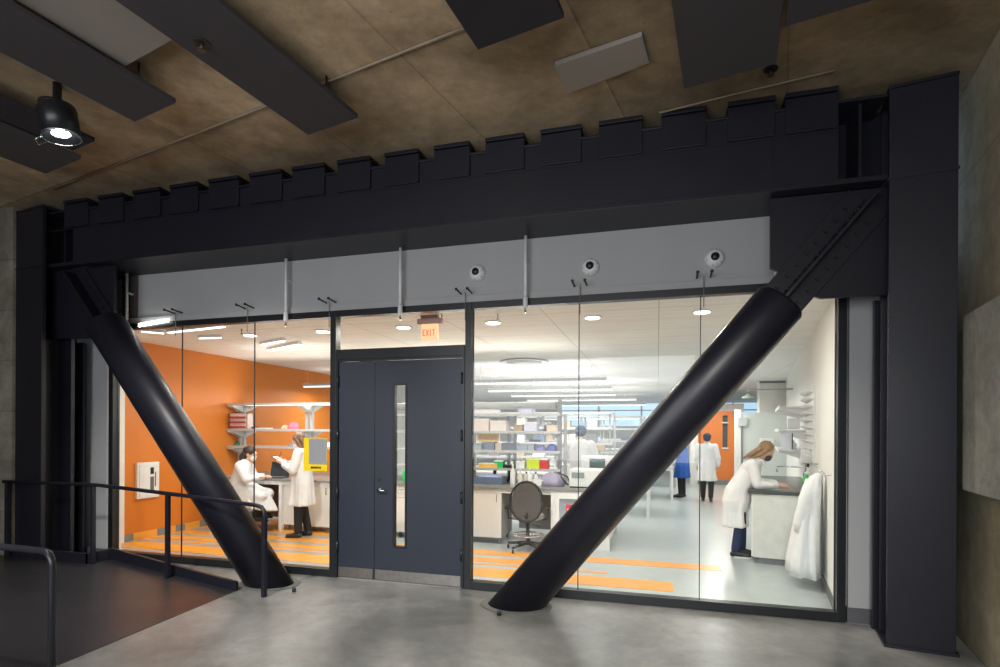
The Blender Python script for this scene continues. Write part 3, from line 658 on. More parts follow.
def person(label, loc, rz, J, head_pitch=0, head_yaw=0, skin=SKIN, trousers=BLKCL, shoes=SHOEB, s=1.0, soles=None):
    """J: joints in the local frame, forward +x, left +y. returns (root, helper dict)"""
    root = T('person', label, 'person', loc, rz)
    J = {k: Vector(v)*s for k, v in J.items()}
    O = dict(world=False)
    m = MB()
    pel, ch, nk, hd = J['pelvis'], J['chest'], J['neck'], J['head']
    m.cap(pel, ch, .10*s, .11*s); m.cap(pel+vec(0, .05*s, 0), pel-vec(0, .05*s, 0), .095*s, .095*s)
    m.cap(ch + vec(0, .07*s, .02*s), ch - vec(0, .07*s, -.02*s), .10*s, .10*s)
    m.cap(ch, nk, .09*s, .055*s); m.cap(nk, hd-vec(0, 0, .03*s), .052*s, .05*s)
    H = Matrix.Rotation(head_yaw, 3, 'Z') @ Matrix.Rotation(head_pitch, 3, 'Y')
    hp = lambda x, y, z: hd + H @ vec(x*s, y*s, z*s)
    m.ell(hp(-.008, 0, .02), .098*s, .076*s, .105*s, rot=H); m.ell(hp(.025, 0, -.045), .062*s, .055*s, .07*s, rot=H)
    m.cap(hp(.075, 0, .02), hp(.108, 0, -.018), .010*s, .014*s, n=8)       # nose
    m.ell(hp(.083, 0, -.055), .012*s, .024*s, .008*s, rot=H); m.ell(hp(.07, 0, -.09), .022*s, .024*s, .018*s, rot=H)
    m.ell(hp(.078, 0, .04), .018*s, .05*s, .010*s, rot=H)                    # brow
    for y in (-1, 1): m.ell(hp(-.005, y*.078, -.005), .02*s, .010*s, .032*s, rot=H)
    for sd in 'LR':
        q = 1 if sd == 'L' else -1
        m.cap(ch+vec(0, q*.09*s, .05*s), J['sh'+sd], .065*s, .055*s)
        m.cap(J['sh'+sd], J['el'+sd], .050*s, .038*s); m.cap(J['el'+sd], J['wr'+sd], .038*s, .025*s)
        m.cap(J['hip'+sd], J['kn'+sd], .08*s, .055*s); m.cap(J['kn'+sd], J['an'+sd], .055*s, .036*s)
        d = (J['wr'+sd]-J['el'+sd]).normalized(); hdir = J.get('hd'+sd, None); hdir = d if hdir is None else hdir.normalized()
        hand(m, J['wr'+sd]+hdir*.005, hdir, J.get('pn'+sd, vec(0, -q, 0)), J.get('th'+sd, vec(1, 0, .5)), J.get('curl'+sd, vec(.5, 0, 0)).x/s, s)
        t = J.get('toe'+sd, J['an'+sd]+vec(.16*s, 0, -.055*s)); m.cap(J['an'+sd]-vec(0, 0, .03*s), t, .035*s, .028*s)
    body = m.out('body', skin, root, world=False, remesh=.0062, smooth=2)
    for y in (-1, 1):
        e = MB(); e.ell(hp(.078, y*.031, .018), .011*s, .014*s, .009*s, rot=H); eye = e.out('eye', WPLAST, body, world=False)
        MB().ell(hp(.087, y*.031, .018), .004*s, .006*s, .006*s, rot=H).out('iris', BLACK, body, world=False)
    MB().ell(hp(.089, 0, -.056), .010*s, .022*s, .006*s, rot=H).out('lips', PINK if False else mat('lips', (.45, .16, .13), .5), body, world=False)
    # trousers
    if trousers:
        m = MB(); m.cap(pel+vec(0, .04*s, -.04*s), pel-vec(0, .04*s, .04*s), .105*s, .105*s)
        for sd in 'LR':
            m.cap(J['hip'+sd]+(J['kn'+sd]-J['hip'+sd])*.12, J['kn'+sd], .09*s, .073*s); m.cap(J['kn'+sd], J['an'+sd]+(J['kn'+sd]-J['an'+sd])*.06, .073*s, .058*s)
        m.out('trousers', trousers, root, world=False, remesh=.012)
    for sd in 'LR':
        a = J['an'+sd]; t = J.get('toe'+sd, a+vec(.16*s, 0, -.055*s)); dd = (t-a); dd.z = 0; dd.normalize(); z0 = min(a.z-.075*s, t.z-.03*s)
        m = MB(); m.cap(a+vec(0, 0, -.02*s), a-dd*.03*s+vec(0, 0, -.045*s), .042*s, .04*s); m.cap(a-dd*.03*s+vec(0, 0, -.048*s), t+vec(0, 0, .003), .038*s, .034*s); m.cap(a+vec(0, 0, -.03*s), t, .045*s, .03*s)
        sh = m.out('shoe', shoes, root, world=False, remesh=.008)
        n_ = vec(-dd.y, dd.x, 0); zz = t.z - .036*s
        m = MB(); q = []
        for k in range(20):
            an = 2*math.pi*k/20; l = (t-a).length + .08*s; cc = (a+t)/2 - dd*.0; q.append(((cc+dd*math.cos(an)*l/2+n_*math.sin(an)*.04*s).x, (cc+dd*math.cos(an)*l/2+n_*math.sin(an)*.04*s).y))
        m.quadprism(q, zz, zz+.022*s); m.out('sole', soles or BLACK, sh, world=False)
    return root, J, H, hp, s
def coat(P, rings_, sleeve=.066, collar=True, name='lab_coat', m_=None, cuff=True):
    root, J, H, hp, s = P; m_ = m_ or COAT; m = MB()
    m.rings([(Vector(c)*s, rx*s, ry*s, f, t) for c, rx, ry, f, t in rings_], 40)
    for sd in 'LR':
        q = 1 if sd == 'L' else -1
        m.cap(J['chest']+vec(0, q*.07*s, .05*s), J['sh'+sd], .10*s, .073*s)
        m.cap(J['sh'+sd], J['el'+sd], .073*s, sleeve*s); w_ = J['wr'+sd]; e = J['el'+sd]; m.cap(e, e+(w_-e)*.82, sleeve*s, sleeve*.78*s)
        for f in (.25, .6): m.ell(e+(w_-e)*f, sleeve*1.04*s, sleeve*1.04*s, sleeve*.8*s)
    c = m.out(name, m_, root, world=False, remesh=.011, smooth=2)
    if collar:
        for q in (1, -1):
            mm = MB(); n = J['neck']; mm.cap(n+vec(-.05*s, q*.04*s, .02*s), n+vec(.05*s, q*.055*s, -.01*s), .024*s, .02*s, n=8); mm.cap(n+vec(.05*s, q*.055*s, -.01*s), n+vec(.10*s, q*.03*s, -.10*s), .018*s, .010*s, n=8)
            mm.out('collar', m_, c, world=False)
    return c
STAND = dict(pelvis=(0, 0, .90), chest=(0, 0, 1.22), neck=(.0, 0, 1.40), head=(.03, 0, 1.52),
             hipL=(0, .09, .88), hipR=(0, -.09, .88), knL=(.02, .10, .48), knR=(.02, -.10, .48), anL=(0, .11, .085), anR=(0, -.11, .085),
             shL=(0, .18, 1.33), shR=(0, -.18, 1.33), elL=(-.03, .25, 1.06), elR=(-.03, -.25, 1.06), wrL=(.08, .24, .84), wrR=(.08, -.24, .84))
SKIRT = [((0, 0, 1.42), .055, .06, 0, 0), ((0, 0, 1.37), .10, .15, 0, 0), ((.0, 0, 1.28), .13, .19, 0, 0), ((.0, 0, 1.10), .14, .18, .01, 0), ((0, 0, .98), .15, .185, .02, 0), ((0, 0, .86), .165, .205, .04, 0), ((0, 0, .68), .175, .205, .07, 0), ((0, 0, .52), .19, .225, .10, 0), ((0, 0, .50), .18, .215, .10, 0)]

# --- woman washing at the sink (faces the wall on the right, leaning forward)
J = dict(STAND); J.update(pelvis=(0, 0, .86), chest=(.13, 0, 1.15), neck=(.24, 0, 1.31), head=(.33, 0, 1.42), shL=(.17, .16, 1.25), shR=(.17, -.17, 1.25),
         elL=(.22, .20, .99), elR=(.24, -.20, .99), wrL=(.48, .12, .99), wrR=(.49, -.12, .985), pnL=(0, -.3, -1), pnR=(0, .3, -1), thL=(0, -1, 0), thR=(0, 1, 0), curlL=(.35, 0, 0), curlR=(.35, 0, 0),
         hipL=(0, .08, .84), hipR=(0, -.08, .84), knL=(.03, .09, .46), knR=(.03, -.09, .46), anL=(.04, .10, .085), anR=(-.03, -.10, .085))
Pw = person('woman with long light brown hair and dark mask leaning over the sink', (1.04, 2.50, 0), R(-10), J, R(34), 0, SKIN2, JEANS, SHOEB, .985, WPLAST)
coat(Pw, [((.235, 0, 1.33), .055, .06, 0, .5), ((.21, 0, 1.29), .09, .13, 0, .5), ((.16, 0, 1.20), .125, .175, 0, .4), ((.08, 0, 1.03), .15, .18, .01, .35), ((.0, 0, .90), .17, .195, .02, .1), ((-.02, 0, .76), .185, .21, .03, 0), ((-.035, 0, .60), .155, .185, .07, 0), ((-.035, 0, .42), .165, .195, .10, 0), ((-.035, 0, .40), .155, .19, .10, 0)])
hp = Pw[3]; m = MB(); m.ell(hp(-.025, 0, .045), .100, .085, .095, rot=Pw[2]); m.ell(hp(-.05, 0, -.01), .07, .082, .09, rot=Pw[2])
for y in (-.06, -.03, 0, .03, .06):
    m.tube([hp(-.06, y, .03), hp(-.10, y*1.1, -.07), hp(-.135, y*1.3, -.15), hp(-.17, y*1.4, -.23)], [.04, .04, .033, .012], 8)
for y in (-1, 1): m.tube([hp(.03, y*.07, .07), hp(.0, y*.088, .01), hp(-.03, y*.09, -.08), hp(-.08, y*.08, -.16)], [.02, .026, .024, .01], 8)
m.out('hair', HAIRL, Pw[0], world=False, remesh=.009)
m = MB(); m.ell(hp(.062, 0, -.052), .050, .058, .052, rot=Pw[2]); m.out('face_mask', MASK, Pw[0], world=False)

# --- person walking away at the far right
J = dict(STAND); J.update(anL=(.12, .10, .085), knL=(.09, .09, .48), anR=(-.12, -.10, .11), knR=(0, -.10, .47))
Pf = person('person in dark cap and white coat walking away by the orange wall', (1.13, 8.5, 0), R(80), J, 0, 0, SKIN, BLKCL, SHOEB, .985)
coat(Pf, SKIRT)
hp = Pf[3]; m = MB(); m.ell(hp(-.01, 0, .05), .11, .095, .09); m.ell(hp(-.03, 0, .0), .095, .09, .07); m.out('cap', CAPD, Pf[0], world=False, remesh=.01)
# --- person in a blue gown behind the brace
J = dict(STAND); J.update(elL=(.12, .22, 1.10), wrL=(.34, .16, 1.05), elR=(.10, -.22, 1.08), wrR=(.32, -.16, 1.04))
Pb = person('person in a bright blue gown partly hidden behind the right brace', (.60, 9.2, 0), R(160), J, R(10), 0, SKIN, BLKCL, SHOEB, .99)
coat(Pb, SKIRT, m_=BLUEG, name='gown', collar=False)
hp = Pb[3]; m = MB(); m.ell(hp(-.015, 0, .04), .105, .09, .09); m.ell(hp(-.04, 0, -.02), .075, .085, .09); m.out('hair', HAIRD, Pb[0], world=False, remesh=.01)
# --- person with blue cap behind the centre bench, back to the viewer
J = dict(STAND); J.update(elL=(.06, .27, 1.08), wrL=(.30, .20, 1.02), elR=(.06, -.27, 1.08), wrR=(.30, -.22, 1.04), head=(.06, 0, 1.51))
Pm = person('person in blue round cap and white coat standing with back turned behind the centre bench', (-1.32, 4.3, 0), R(82), J, R(12), 0, SKIN, BLKCL, SHOEB, 1.07)
coat(Pm, SKIRT)
hp = Pm[3]; m = MB(); m.ell(hp(-.02, 0, .045), .115, .105, .10); m.ell(hp(-.045, 0, .01), .095, .10, .085); m.out('cap', CAPB, Pm[0], world=False, remesh=.01)
# --- standing reader at the left bench
J = dict(STAND); J.update(head=(.055, 0, 1.50), neck=(.01, 0, 1.385), elL=(.06, .24, 1.06), wrL=(.27, .10, 1.15), elR=(.06, -.24, 1.06), wrR=(.27, -.10, 1.16),
         pnL=(0, -.3, 1), pnR=(0, .3, 1), curlL=(.8, 0, 0), curlR=(.9, 0, 0), hdL=(1, -.3, .35), hdR=(1, .3, .35), anL=(.03, .09, .085), anR=(-.06, -.11, .085))
Ps = person('standing person with long brown hair writing on a pad by the left bench', (-5.27, 1.88, 0), R(196), J, R(20), 0, SKIN2, BLKCL, SHOEB, .985)
coat(Ps, SKIRT)
hp = Ps[3]; m = MB(); m.ell(hp(-.02, 0, .045), .102, .086, .09, rot=Ps[2]); m.ell(hp(-.05, 0, -.02), .07, .082, .10, rot=Ps[2])
for y in (-.05, 0, .05): m.tube([hp(-.06, y, .02), hp(-.08, y*1.2, -.10), hp(-.07, y*1.4, -.20), hp(-.05, y*1.4, -.28)], [.04, .038, .03, .012], 8)
for y in (-1, 1): m.tube([hp(.02, y*.07, .08), hp(-.0, y*.086, .0), hp(-.02, y*.088, -.12), hp(-.03, y*.07, -.22)], [.02, .026, .026, .012], 8)
m.out('hair', HAIRB, Ps[0], world=False, remesh=.009)
MB().ell(hp(.066, 0, -.052), .048, .056, .05, rot=Ps[2]).out('face_mask', WPLAST, Ps[0], world=False)
# --- seated person at the laptop
J = dict(pelvis=(0, 0, .66), chest=(.06, 0, .98), neck=(.12, 0, 1.14), head=(.18, 0, 1.255), hipL=(.03, .09, .64), hipR=(.03, -.09, .64),
         knL=(.42, .12, .60), knR=(.40, -.13, .58), anL=(.30, .12, .29), anR=(.32, -.12, .27), shL=(.08, .17, 1.07), shR=(.08, -.17, 1.07),
         elL=(.18, .21, .86), elR=(.20, -.21, .86), wrL=(.36, .12, .885), wrR=(.37, -.14, .885), pnL=(0, 0, -1), pnR=(0, 0, -1), thL=(0, -1, 0), thR=(0, 1, 0), curlL=(.4, 0, 0), curlR=(.4, 0, 0))
Pq = person('seated person with dark hair in white coat typing on a laptop at the left bench', (-6.54, 1.98, 0), R(18), J, R(18), 0, SKIN2, BLKCL, SHOEB, 1.0)
coat(Pq, [((.12, 0, 1.16), .055, .06, 0, .25), ((.10, 0, 1.12), .095, .14, 0, .25), ((.08, 0, 1.04), .125, .18, 0, .2), ((.05, 0, .88), .15, .19, .01, .15), ((.03, 0, .74), .175, .21, .02, .1), ((.05, 0, .64), .20, .22, .05, .0), ((.10, 0, .54), .28, .245, .09, .05), ((.14, 0, .43), .34, .26, .12, .1), ((.14, 0, .41), .33, .25, .12, .1)])
m = MB(); c_ = MB()
for sd in 'LR':
    a, b_ = Pq[1]['hip'+sd], Pq[1]['kn'+sd]; m.cap(a+(b_-a)*.1, a+(b_-a)*1.02, .115, .095)
m.rings([((.08, 0, .80), .16, .19, .01, .1), ((.15, 0, .72), .27, .22, .02, .12), ((.19, 0, .62), .33, .235, .03, .15), ((.22, 0, .52), .37, .25, .04, .2), ((.24, 0, .43), .40, .26, .05, .22), ((.24, 0, .41), .38, .25, .05, .22)])
m.out('coat_skirt', COAT, Pq[0], world=False, remesh=.011)
hp = Pq[3]; m = MB(); m.ell(hp(-.022, 0, .04), .105, .092, .095, rot=Pq[2]); m.ell(hp(-.06, 0, -.03), .075, .085, .09, rot=Pq[2])
for y in (-.05, 0, .05): m.tube([hp(-.07, y, 0), hp(-.10, y, -.08), hp(-.09, y, -.14)], [.04, .04, .02], 8)
m.out('hair', HAIRD, Pq[0], world=False, remesh=.009)
MB().ell(hp(.066, 0, -.052), .048, .056, .05, rot=Pq[2]).out('face_mask', WPLAST, Pq[0], world=False)
# lab stool under the seated person
root = T('lab_stool', 'dark lab stool under the seated person at the left bench', 'stool', (-6.52, 1.99, 0))
sx, sy = -6.50, 2.0
MB().lathe([(.17, .50), (.19, .51), (.19, .54), (.16, .56)], (sx, sy, 0), 24).out('seat', CHAIRF, root)
MB().cyl((sx, sy, .06), (sx, sy, .50), .025).out('gas_post', CHROME, root)
m = MB(); m.tube([(sx+.2*math.cos(t*math.pi/12), sy+.2*math.sin(t*math.pi/12), .24) for t in range(25)], .009, 6); m.cyl((sx-.2, sy, .24), (sx+.2, sy, .24), .007, n=8); m.out('foot_ring', CHROME, root)
for k in range(5):
    t = k*2*math.pi/5; e = vec(sx+.27*math.cos(t), sy+.27*math.sin(t), .075)
    lg = MB().tube([(sx, sy, .10), e], [.022, .016], 8).out('leg', BLACK, root); MB().cyl(e+vec(-.012, 0, -.045), e+vec(.012, 0, -.045), .03, n=14).out('caster', BLACK, lg)
# clip pad in the standing person's hands
root = T('writing_pad', 'dark clipboard with white paper held by the standing person', 'clipboard', (-5.62, 1.80, 1.17))
rot = Matrix.Rotation(R(16), 3, 'Z') @ Matrix.Rotation(R(28), 3, 'Y')
MB().obox((-5.60, 1.79, 1.185), .22, .20, .008, rot=rot).out('board', BLACK, root); MB().obox((-5.602, 1.79, 1.192), .19, .18, .004, rot=rot).out('paper', PAPER, root)
o = MB().cyl((-5.60, 1.74, 1.20), (-5.555, 1.76, 1.32), .005, n=8).out('pen', BLACK); tag(origin(o, (-5.60, 1.74, 1.20)), 'thin dark pen held above the white pad', 'pen')

# ================================================================== LAB BENCHES AND SHELVES
def cabinet(name, label, x0, x1, y0, y1, z0, z1, doors=1, group=None, side=CABG, casters=True, drawers=0, handles='hook'):
    root = T(name, label, 'cabinet', ((x0+x1)/2, (y0+y1)/2, z0), 0, group)
    MB().box(x0, x1, y0+.02, y1, z0, z1).out('body', side, root, bevel=.003)
    n = doors; w_ = (x1-x0)/n
    zt = z1
    if drawers:
        for k in range(drawers):
            a = z1-(k+1)*.16
            d = MB().box(x0+.003, x1-.003, y0, y0+.018, a+.003, a+.157).out('drawer', CABW, root, bevel=.002)
            MB().tube([(x0+(x1-x0)/2-.05, y0, a+.09), (x0+(x1-x0)/2-.05, y0-.025, a+.09), (x0+(x1-x0)/2+.05, y0-.025, a+.09), (x0+(x1-x0)/2+.05, y0, a+.09)], .005, 6).out('handle', CHROME, d)
        zt = z1 - drawers*.16
    for k in range(n):
        a = x0+k*w_
        d = MB().box(a+.003, a+w_-.003, y0, y0+.018, z0+.003, zt-.003).out('door', CABW, root, bevel=.002)
        MB().tube([(a+w_-.07, y0, zt-.06), (a+w_-.07, y0-.022, zt-.06), (a+w_-.07, y0-.022, zt-.16), (a+w_-.07, y0, zt-.16)], .0045, 6).out('handle', BLACK, d)
    if casters:
        for xx in (x0+.05, x1-.05):
            for yy in (y0+.06, y1-.06):
                m = MB(); m.cyl((xx-.015, yy, .035), (xx+.015, yy, .035), .033, n=14); m.box(xx-.02, xx+.02, yy-.02, yy+.02, .06, z0); m.out('caster', GREYP, root)
    return root
def bench(label, x0, x1, y0, y1, zt, top=WORKG, legm=WPLAST, legs=None, th=.035, apron=True):
    root = T('lab_bench', label, 'bench', ((x0+x1)/2, (y0+y1)/2, 0))
    MB().box(x0, x1, y0, y1, zt-th, zt).out('worktop', top, root, bevel=.003)
    if apron: 
        m = MB(); m.box(x0+.02, x1-.02, y0+.03, y0+.06, zt-th-.06, zt-th); m.box(x0+.02, x1-.02, y1-.06, y1-.03, zt-th-.06, zt-th); m.out('rail', legm, root)
    for xx in (legs or (x0+.04, x1-.04)):
        for yy in (y0+.05, y1-.05): MB().box(xx-.028, xx+.028, yy-.028, yy+.028, 0, zt-th).out('leg', legm, root)
        MB().box(xx-.02, xx+.02, y0+.08, y1-.08, .12, .16).out('stretcher', legm, root)
    return root
def shelving(label, xs, yc, z0, zs, dep=.30, x0=None, x1=None, topbar=False, brack=True, wires=True):
    root = T('bench_shelving', label, 'shelving', ((xs[0]+xs[-1])/2, yc, z0))
    x0 = xs[0]-.35 if x0 is None else x0; x1 = xs[-1]+.02 if x1 is None else x1
    for x in xs:
        for dx in ((-.05, .05) if len(xs) > 1 else (0,)):
            MB().box(x+dx-.022, x+dx+.022, yc-.03, yc+.03, z0, zs[-1]+.02).out('upright', ALU, root, bevel=.002)
    for z in zs:
        sh = MB().box(x0, x1, yc-dep, yc+dep, z-.012, z+.012).out('shelf', SHELF, root, bevel=.002)
        MB().box(x0, x1, yc-dep-.008, yc-dep, z-.018, z+.022).out('shelf_lip', ALU, sh)
    if brack:
        for x in xs:
            m = MB()
            for z in zs: m.prism([(-.30, -.015), (.30, -.015), (.30, -.035), (.04, -.13), (-.04, -.13), (-.30, -.035)], (x-.06, yc, z), (0, 1, 0), (0, 0, 1), (.12, 0, 0))
            m.out('bracket', SHELF, root)
    if topbar: MB().cyl((x0, yc-.12, zs[-1]-.05), (x1, yc-.12, zs[-1]-.05), .045, n=16).out('light_tube', ALU, root)
    return root
ZW = .845
# left bench (peninsula from the orange wall)
bench('left lab bench with grey top reaching from the orange wall', -7.42, -4.85, 2.22, 3.75, ZW, WORKG, legs=(-7.35, -5.95, -4.9))
shelving('left shelving rack with grey shelves over the laptop bench', (-7.37, -5.93), 3.0, ZW, (1.345, 1.645, 2.10), x0=-7.44, x1=-4.95)
cabinet('under_bench_cabinet', 'white rolling cabinet behind the standing person under the left bench', -5.60, -5.02, 2.26, 2.85, .09, .78, 1, side=CABG)
cabinet('under_bench_cabinet', 'narrow white cabinet left of the standing person under the left bench', -5.93, -5.66, 2.30, 2.9, .09, .78, 1, side=CABW)
MB_ = MB(); MB_.box(-6.98, -5.98, 2.9, 2.93, .1, .80); tag(MB_.out('bench_back_panel', mat('dark_grey_panel', (.16, .15, .14), .6)), 'grey modesty panel below the laptop bench', 'panel')  # plain dark grey sheet at the bench back
# centre bench row
bench('centre lab bench with grey top seen right of the door', -4.55, -.62, 2.22, 3.75, ZW, WORKG, legs=(-4.5, -1.42, -.66))
shelving('crowded centre shelving rack above the centre bench', (-4.3, -2.9, -2.22, -1.42), 3.0, ZW, (1.06, 1.335, 1.63, 1.90), x0=-4.5, x1=-1.40, brack=False)
root = T('shelf_light', 'long grey tube light along the top of the centre shelving', 'light', (-2.9, 2.9, 2.05))
MB().cyl((-4.5, 2.9, 2.05), (-1.50, 2.9, 2.05), .055, n=18).out('tube', mat('grey_tube', (.42, .43, .43), .4), root); MB().cyl((-1.50, 2.9, 2.05), (-1.46, 2.9, 2.05), .06, n=18).out('end_cap', GREYP, root)
m = MB(); m.box(-1.44, -1.39, 2.72, 2.80, ZW, 2.13); tag(origin(m.out('rack_post', GREYP), (-1.415, 2.76, ZW)), 'tall grey post at the right end of the centre shelving', 'post')
cabinet('under_bench_cabinet', 'white rolling cabinet just right of the door under the centre bench', -2.80, -2.18, 2.26, 2.86, .09, .78, 1, drawers=0)
cabinet('under_bench_cabinet', 'white drawer cabinet seen through the door slit under the centre bench', -4.10, -3.45, 2.26, 2.86, .09, .78, 1, drawers=1)
cabinet('under_bench_cabinet', 'white cabinet hidden mostly by the door frame under the centre bench', -3.40, -2.84, 2.26, 2.86, .09, .78, 1, drawers=1)
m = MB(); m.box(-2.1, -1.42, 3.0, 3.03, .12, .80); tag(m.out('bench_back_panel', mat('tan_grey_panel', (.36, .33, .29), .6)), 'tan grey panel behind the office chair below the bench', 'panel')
root = T('under_bench_unit', 'white framed under-bench unit with blue panel left of the right brace', 'unit', (-1.07, 2.5, 0))
m = MB(); m.box(-1.39, -1.33, 2.24, 2.7, .0, .80); m.box(-.74, -.68, 2.24, 2.7, .0, .80); m.box(-1.33, -.74, 2.24, 2.7, .70, .80); m.box(-1.33, -.74, 2.24, 2.7, .0, .1); m.out('frame', WPLAST, root, bevel=.003)
MB().box(-1.33, -.74, 2.28, 2.30, .1, .70).out('door', mat('blue_grey_panel', (.33, .38, .44), .4), root)
MB().box(-1.24, -1.12, 2.272, 2.28, .36, .62).out('red_label', RED, root); MB().box(-1.22, -1.14, 2.268, 2.272, .50, .56).out('white_label', PAPER, root)
# rows behind
bench('white lab bench in the second row behind the right brace', -4.2, -.13, 5.42, 6.9, .80, SHELF, legs=(-4.1, -1.6, -.17))
shelving('second row shelving frame seen behind the person in blue cap', (-3.9, -2.4, -.90), 6.1, .80, (1.10, 1.40, 1.72, 2.02), x0=-4.0, x1=-.88, brack=False)
bench('white lab bench in the third row', -4.0, .38, 8.5, 9.9, .80, SHELF, legs=(-3.9, -.95, .34))
shelving('third row shelving frame far behind the benches', (-3.6, -1.9, -.38), 9.2, .80, (1.10, 1.40, 1.72, 2.03), x0=-3.7, x1=-.36, brack=False)
bench('white lab bench in the fourth row deep in the lab', -3.8, .6, 11.6, 13.0, .80, SHELF, legs=(-3.7, -.6, .56))
shelving('fourth row shelving frame deepest in the lab', (-3.4, -1.7, .0), 12.3, .80, (1.10, 1.40, 1.72, 2.03), x0=-3.5, x1=.02, brack=False)

# ------------------------------------------------------------------ things on benches and shelves
def bottle(lab, x, y, z, r=.035, h=.2, c=WPLAST, cc=WPLAST, group=None):
    root = T('bottle', lab, 'bottle', (x, y, z), 0, group)
    MB().lathe([(r*.95, 0), (r, .01), (r, h*.62), (r*.4, h*.8), (r*.36, h*.86)], (x, y, z), 18).out('body', c, root)
    MB().lathe([(r*.45, h*.86), (r*.45, h*.98), (r*.3, h)], (x, y, z), 14).out('cap', cc, root); return root
def carton(lab, x, y, z, a, b_, h, c, name='box', lid=None, rz=0, cat='box'):
    root = T(name, lab, cat, (x, y, z), rz)
    MB().box(-a/2, a/2, -b_/2, b_/2, 0, h*.82).out('body', c, root, world=False, bevel=.004)
    MB().box(-a/2-.004, a/2+.004, -b_/2-.004, b_/2+.004, h*.8, h).out('lid', lid or c, root, world=False, bevel=.004); return root
def tray(lab, x, y, z, a, b_, h, c, fill=None, name='tray'):
    root = T(name, lab, 'tray', (x, y, z)); t = .006
    m = MB(); m.box(-a/2, a/2, -b_/2, b_/2, 0, t); m.box(-a/2, a/2, -b_/2, -b_/2+t, t, h); m.box(-a/2, a/2, b_/2-t, b_/2, t, h); m.box(-a/2, -a/2+t, -b_/2+t, b_/2-t, t, h); m.box(a/2-t, a/2, -b_/2+t, b_/2-t, t, h)
    m.out('shell', c, root, world=False)
    if fill: MB().rings([((0, 0, t), a*.42, b_*.42, .02, 0), ((0, 0, h*.9), a*.44, b_*.42, .1, 0), ((0, 0, h*1.25), a*.3, b_*.3, .15, 0)], 20).out('contents', fill, root, world=False)
    return root
def cloth_heap(lab, x, y, z, a, b_, h, c, name='cloth_bundle', cat='bundle', seed=1):
    rr = random.Random(seed); m = MB(); m.rings([((0, 0, 0), a/2, b_/2, .06, 0), ((0, 0, h*.4), a*.48, b_*.46, .12, .05), ((a*.05, 0, h*.8), a*.33, b_*.34, .16, .1), ((a*.03, 0, h), a*.12, b_*.12, .2, .1)], 36)
    o = m.out(name, c); o.location = (x, y, z); return tag(o, lab, cat)
YF = 2.85    # front half of the centre shelving
zc = ZW
# worktop, centre bench (left to right)
bottle('pink spray bottle at the left end of the centre worktop', -2.74, 2.55, zc, .032, .20, PINK, WPLAST)
tray('dark grey tray heaped with blue bags on the centre worktop', -2.47, 2.62, zc, .46, .30, .11, BLUEGY, mat('pale_blue_plastic', (.35, .42, .68), .4))
root = T('hose_coil', 'black coiled hose standing behind the tray on the centre worktop', 'hose', (-2.33, 2.85, zc))
m = MB(); m.tube([(-2.33+.13*math.cos(R(a)), 2.84, zc+.14+.13*math.sin(R(a))) for a in range(-60, 300, 15)], .028, 10); m.out('coil', BLACK, root)
MB().box(-2.42, -2.24, 2.82, 2.86, zc, zc+.02).out('foot', BLACK, root)
bottle('tall white bottle left of the chair back on the worktop', -2.10, 2.60, zc, .040, .30)
bottle('cream squeeze bottle right of the tall white bottle', -1.99, 2.62, zc, .034, .23, mat('cream_plastic', (.72, .68, .58), .4))
bottle('second cream squeeze bottle near the middle of the worktop', -1.91, 2.68, zc, .030, .19, mat('cream_plastic_b', (.70, .65, .55), .4), BLACK)
bottle('white bottle behind the chair back on the worktop', -1.83, 2.58, zc, .036, .25)
bottle('short white bottle right of the others on the worktop', -1.76, 2.66, zc, .034, .19, WPLAST, BLUE)
carton('low white tray box under the lavender heap', -1.66, 2.58, zc, .22, .2, .09, WPLAST)
cloth_heap('heap of greyish lavender bags at the right of the centre worktop', -1.50, 2.56, zc, .36, .26, .20, mat('lavender_bag', (.36, .33, .45), .6))
carton('small white box behind the lavender heap', -1.45, 2.82, zc, .12, .14, .26, WPLAST)
root = T('benchtop_instrument', 'large white box instrument on the worktop beside the right brace', 'instrument', (-.97, 2.55, zc))
MB().box(-1.22, -.72, 2.4, 2.85, zc, zc+.26).out('housing', mat('instrument_white', (.66, .67, .66), .4), root, bevel=.012); MB().box(-1.18, -1.0, 2.392, 2.4, zc+.14, zc+.22).out('display', mat('grey_display', (.25, .3, .3), .2), root); MB().box(-1.21, -.73, 2.4, 2.86, zc-.0, zc+.02).out('foot_plate', BLACK, root)
m = MB(); m.tube([(-1.20, 2.5, zc+.02), (-1.26, 2.45, zc+.05), (-1.34, 2.44, zc+.15), (-1.33, 2.44, zc+.19), (-1.25, 2.46, zc+.15), (-1.22, 2.5, zc+.06)], .010, 8); tag(m.out('black_cable', BLACK), 'looped black cable beside the white instrument', 'cable')
root = T('benchtop_monitor', 'white printer-like device behind the instrument with dark display', 'device', (-.95, 3.3, zc))
MB().box(-1.15, -.6, 3.2, 3.5, zc, zc+.42).out('housing', WPLAST, root, bevel=.01); MB().box(-1.02, -.78, 3.19, 3.2, zc+.24, zc+.38).out('display', mat('dark_green_display', (.08, .12, .11), .3), root)
# shelf at 1.06: lime and red things, papers
z = 1.074
carton('lime yellow box on the lower centre shelf', -1.83, YF, z, .20, .14, .16, LIME)
carton('red and white box right of the lime yellow box', -1.66, YF, z, .12, .14, .17, RED, lid=WPLAST)
carton('flat orange box at the left of the lower centre shelf', -2.55, YF, z, .30, .16, .07, AMBER, lid=WPLAST)
carton('green topped white box on the lower centre shelf left', -2.38, YF, z, .14, .14, .12, GREENP, lid=WPLAST)
tray('black flat tray on the lower centre shelf', -2.20, YF, z, .20, .18, .04, BLACK)
carton('white box left of the lime yellow box', -2.03, YF, z, .14, .16, .11, WPLAST)
bottle('green capped bottle at the right end of the lower centre shelf', -1.50, YF, z, .035, .2, WPLAST, GREENP)
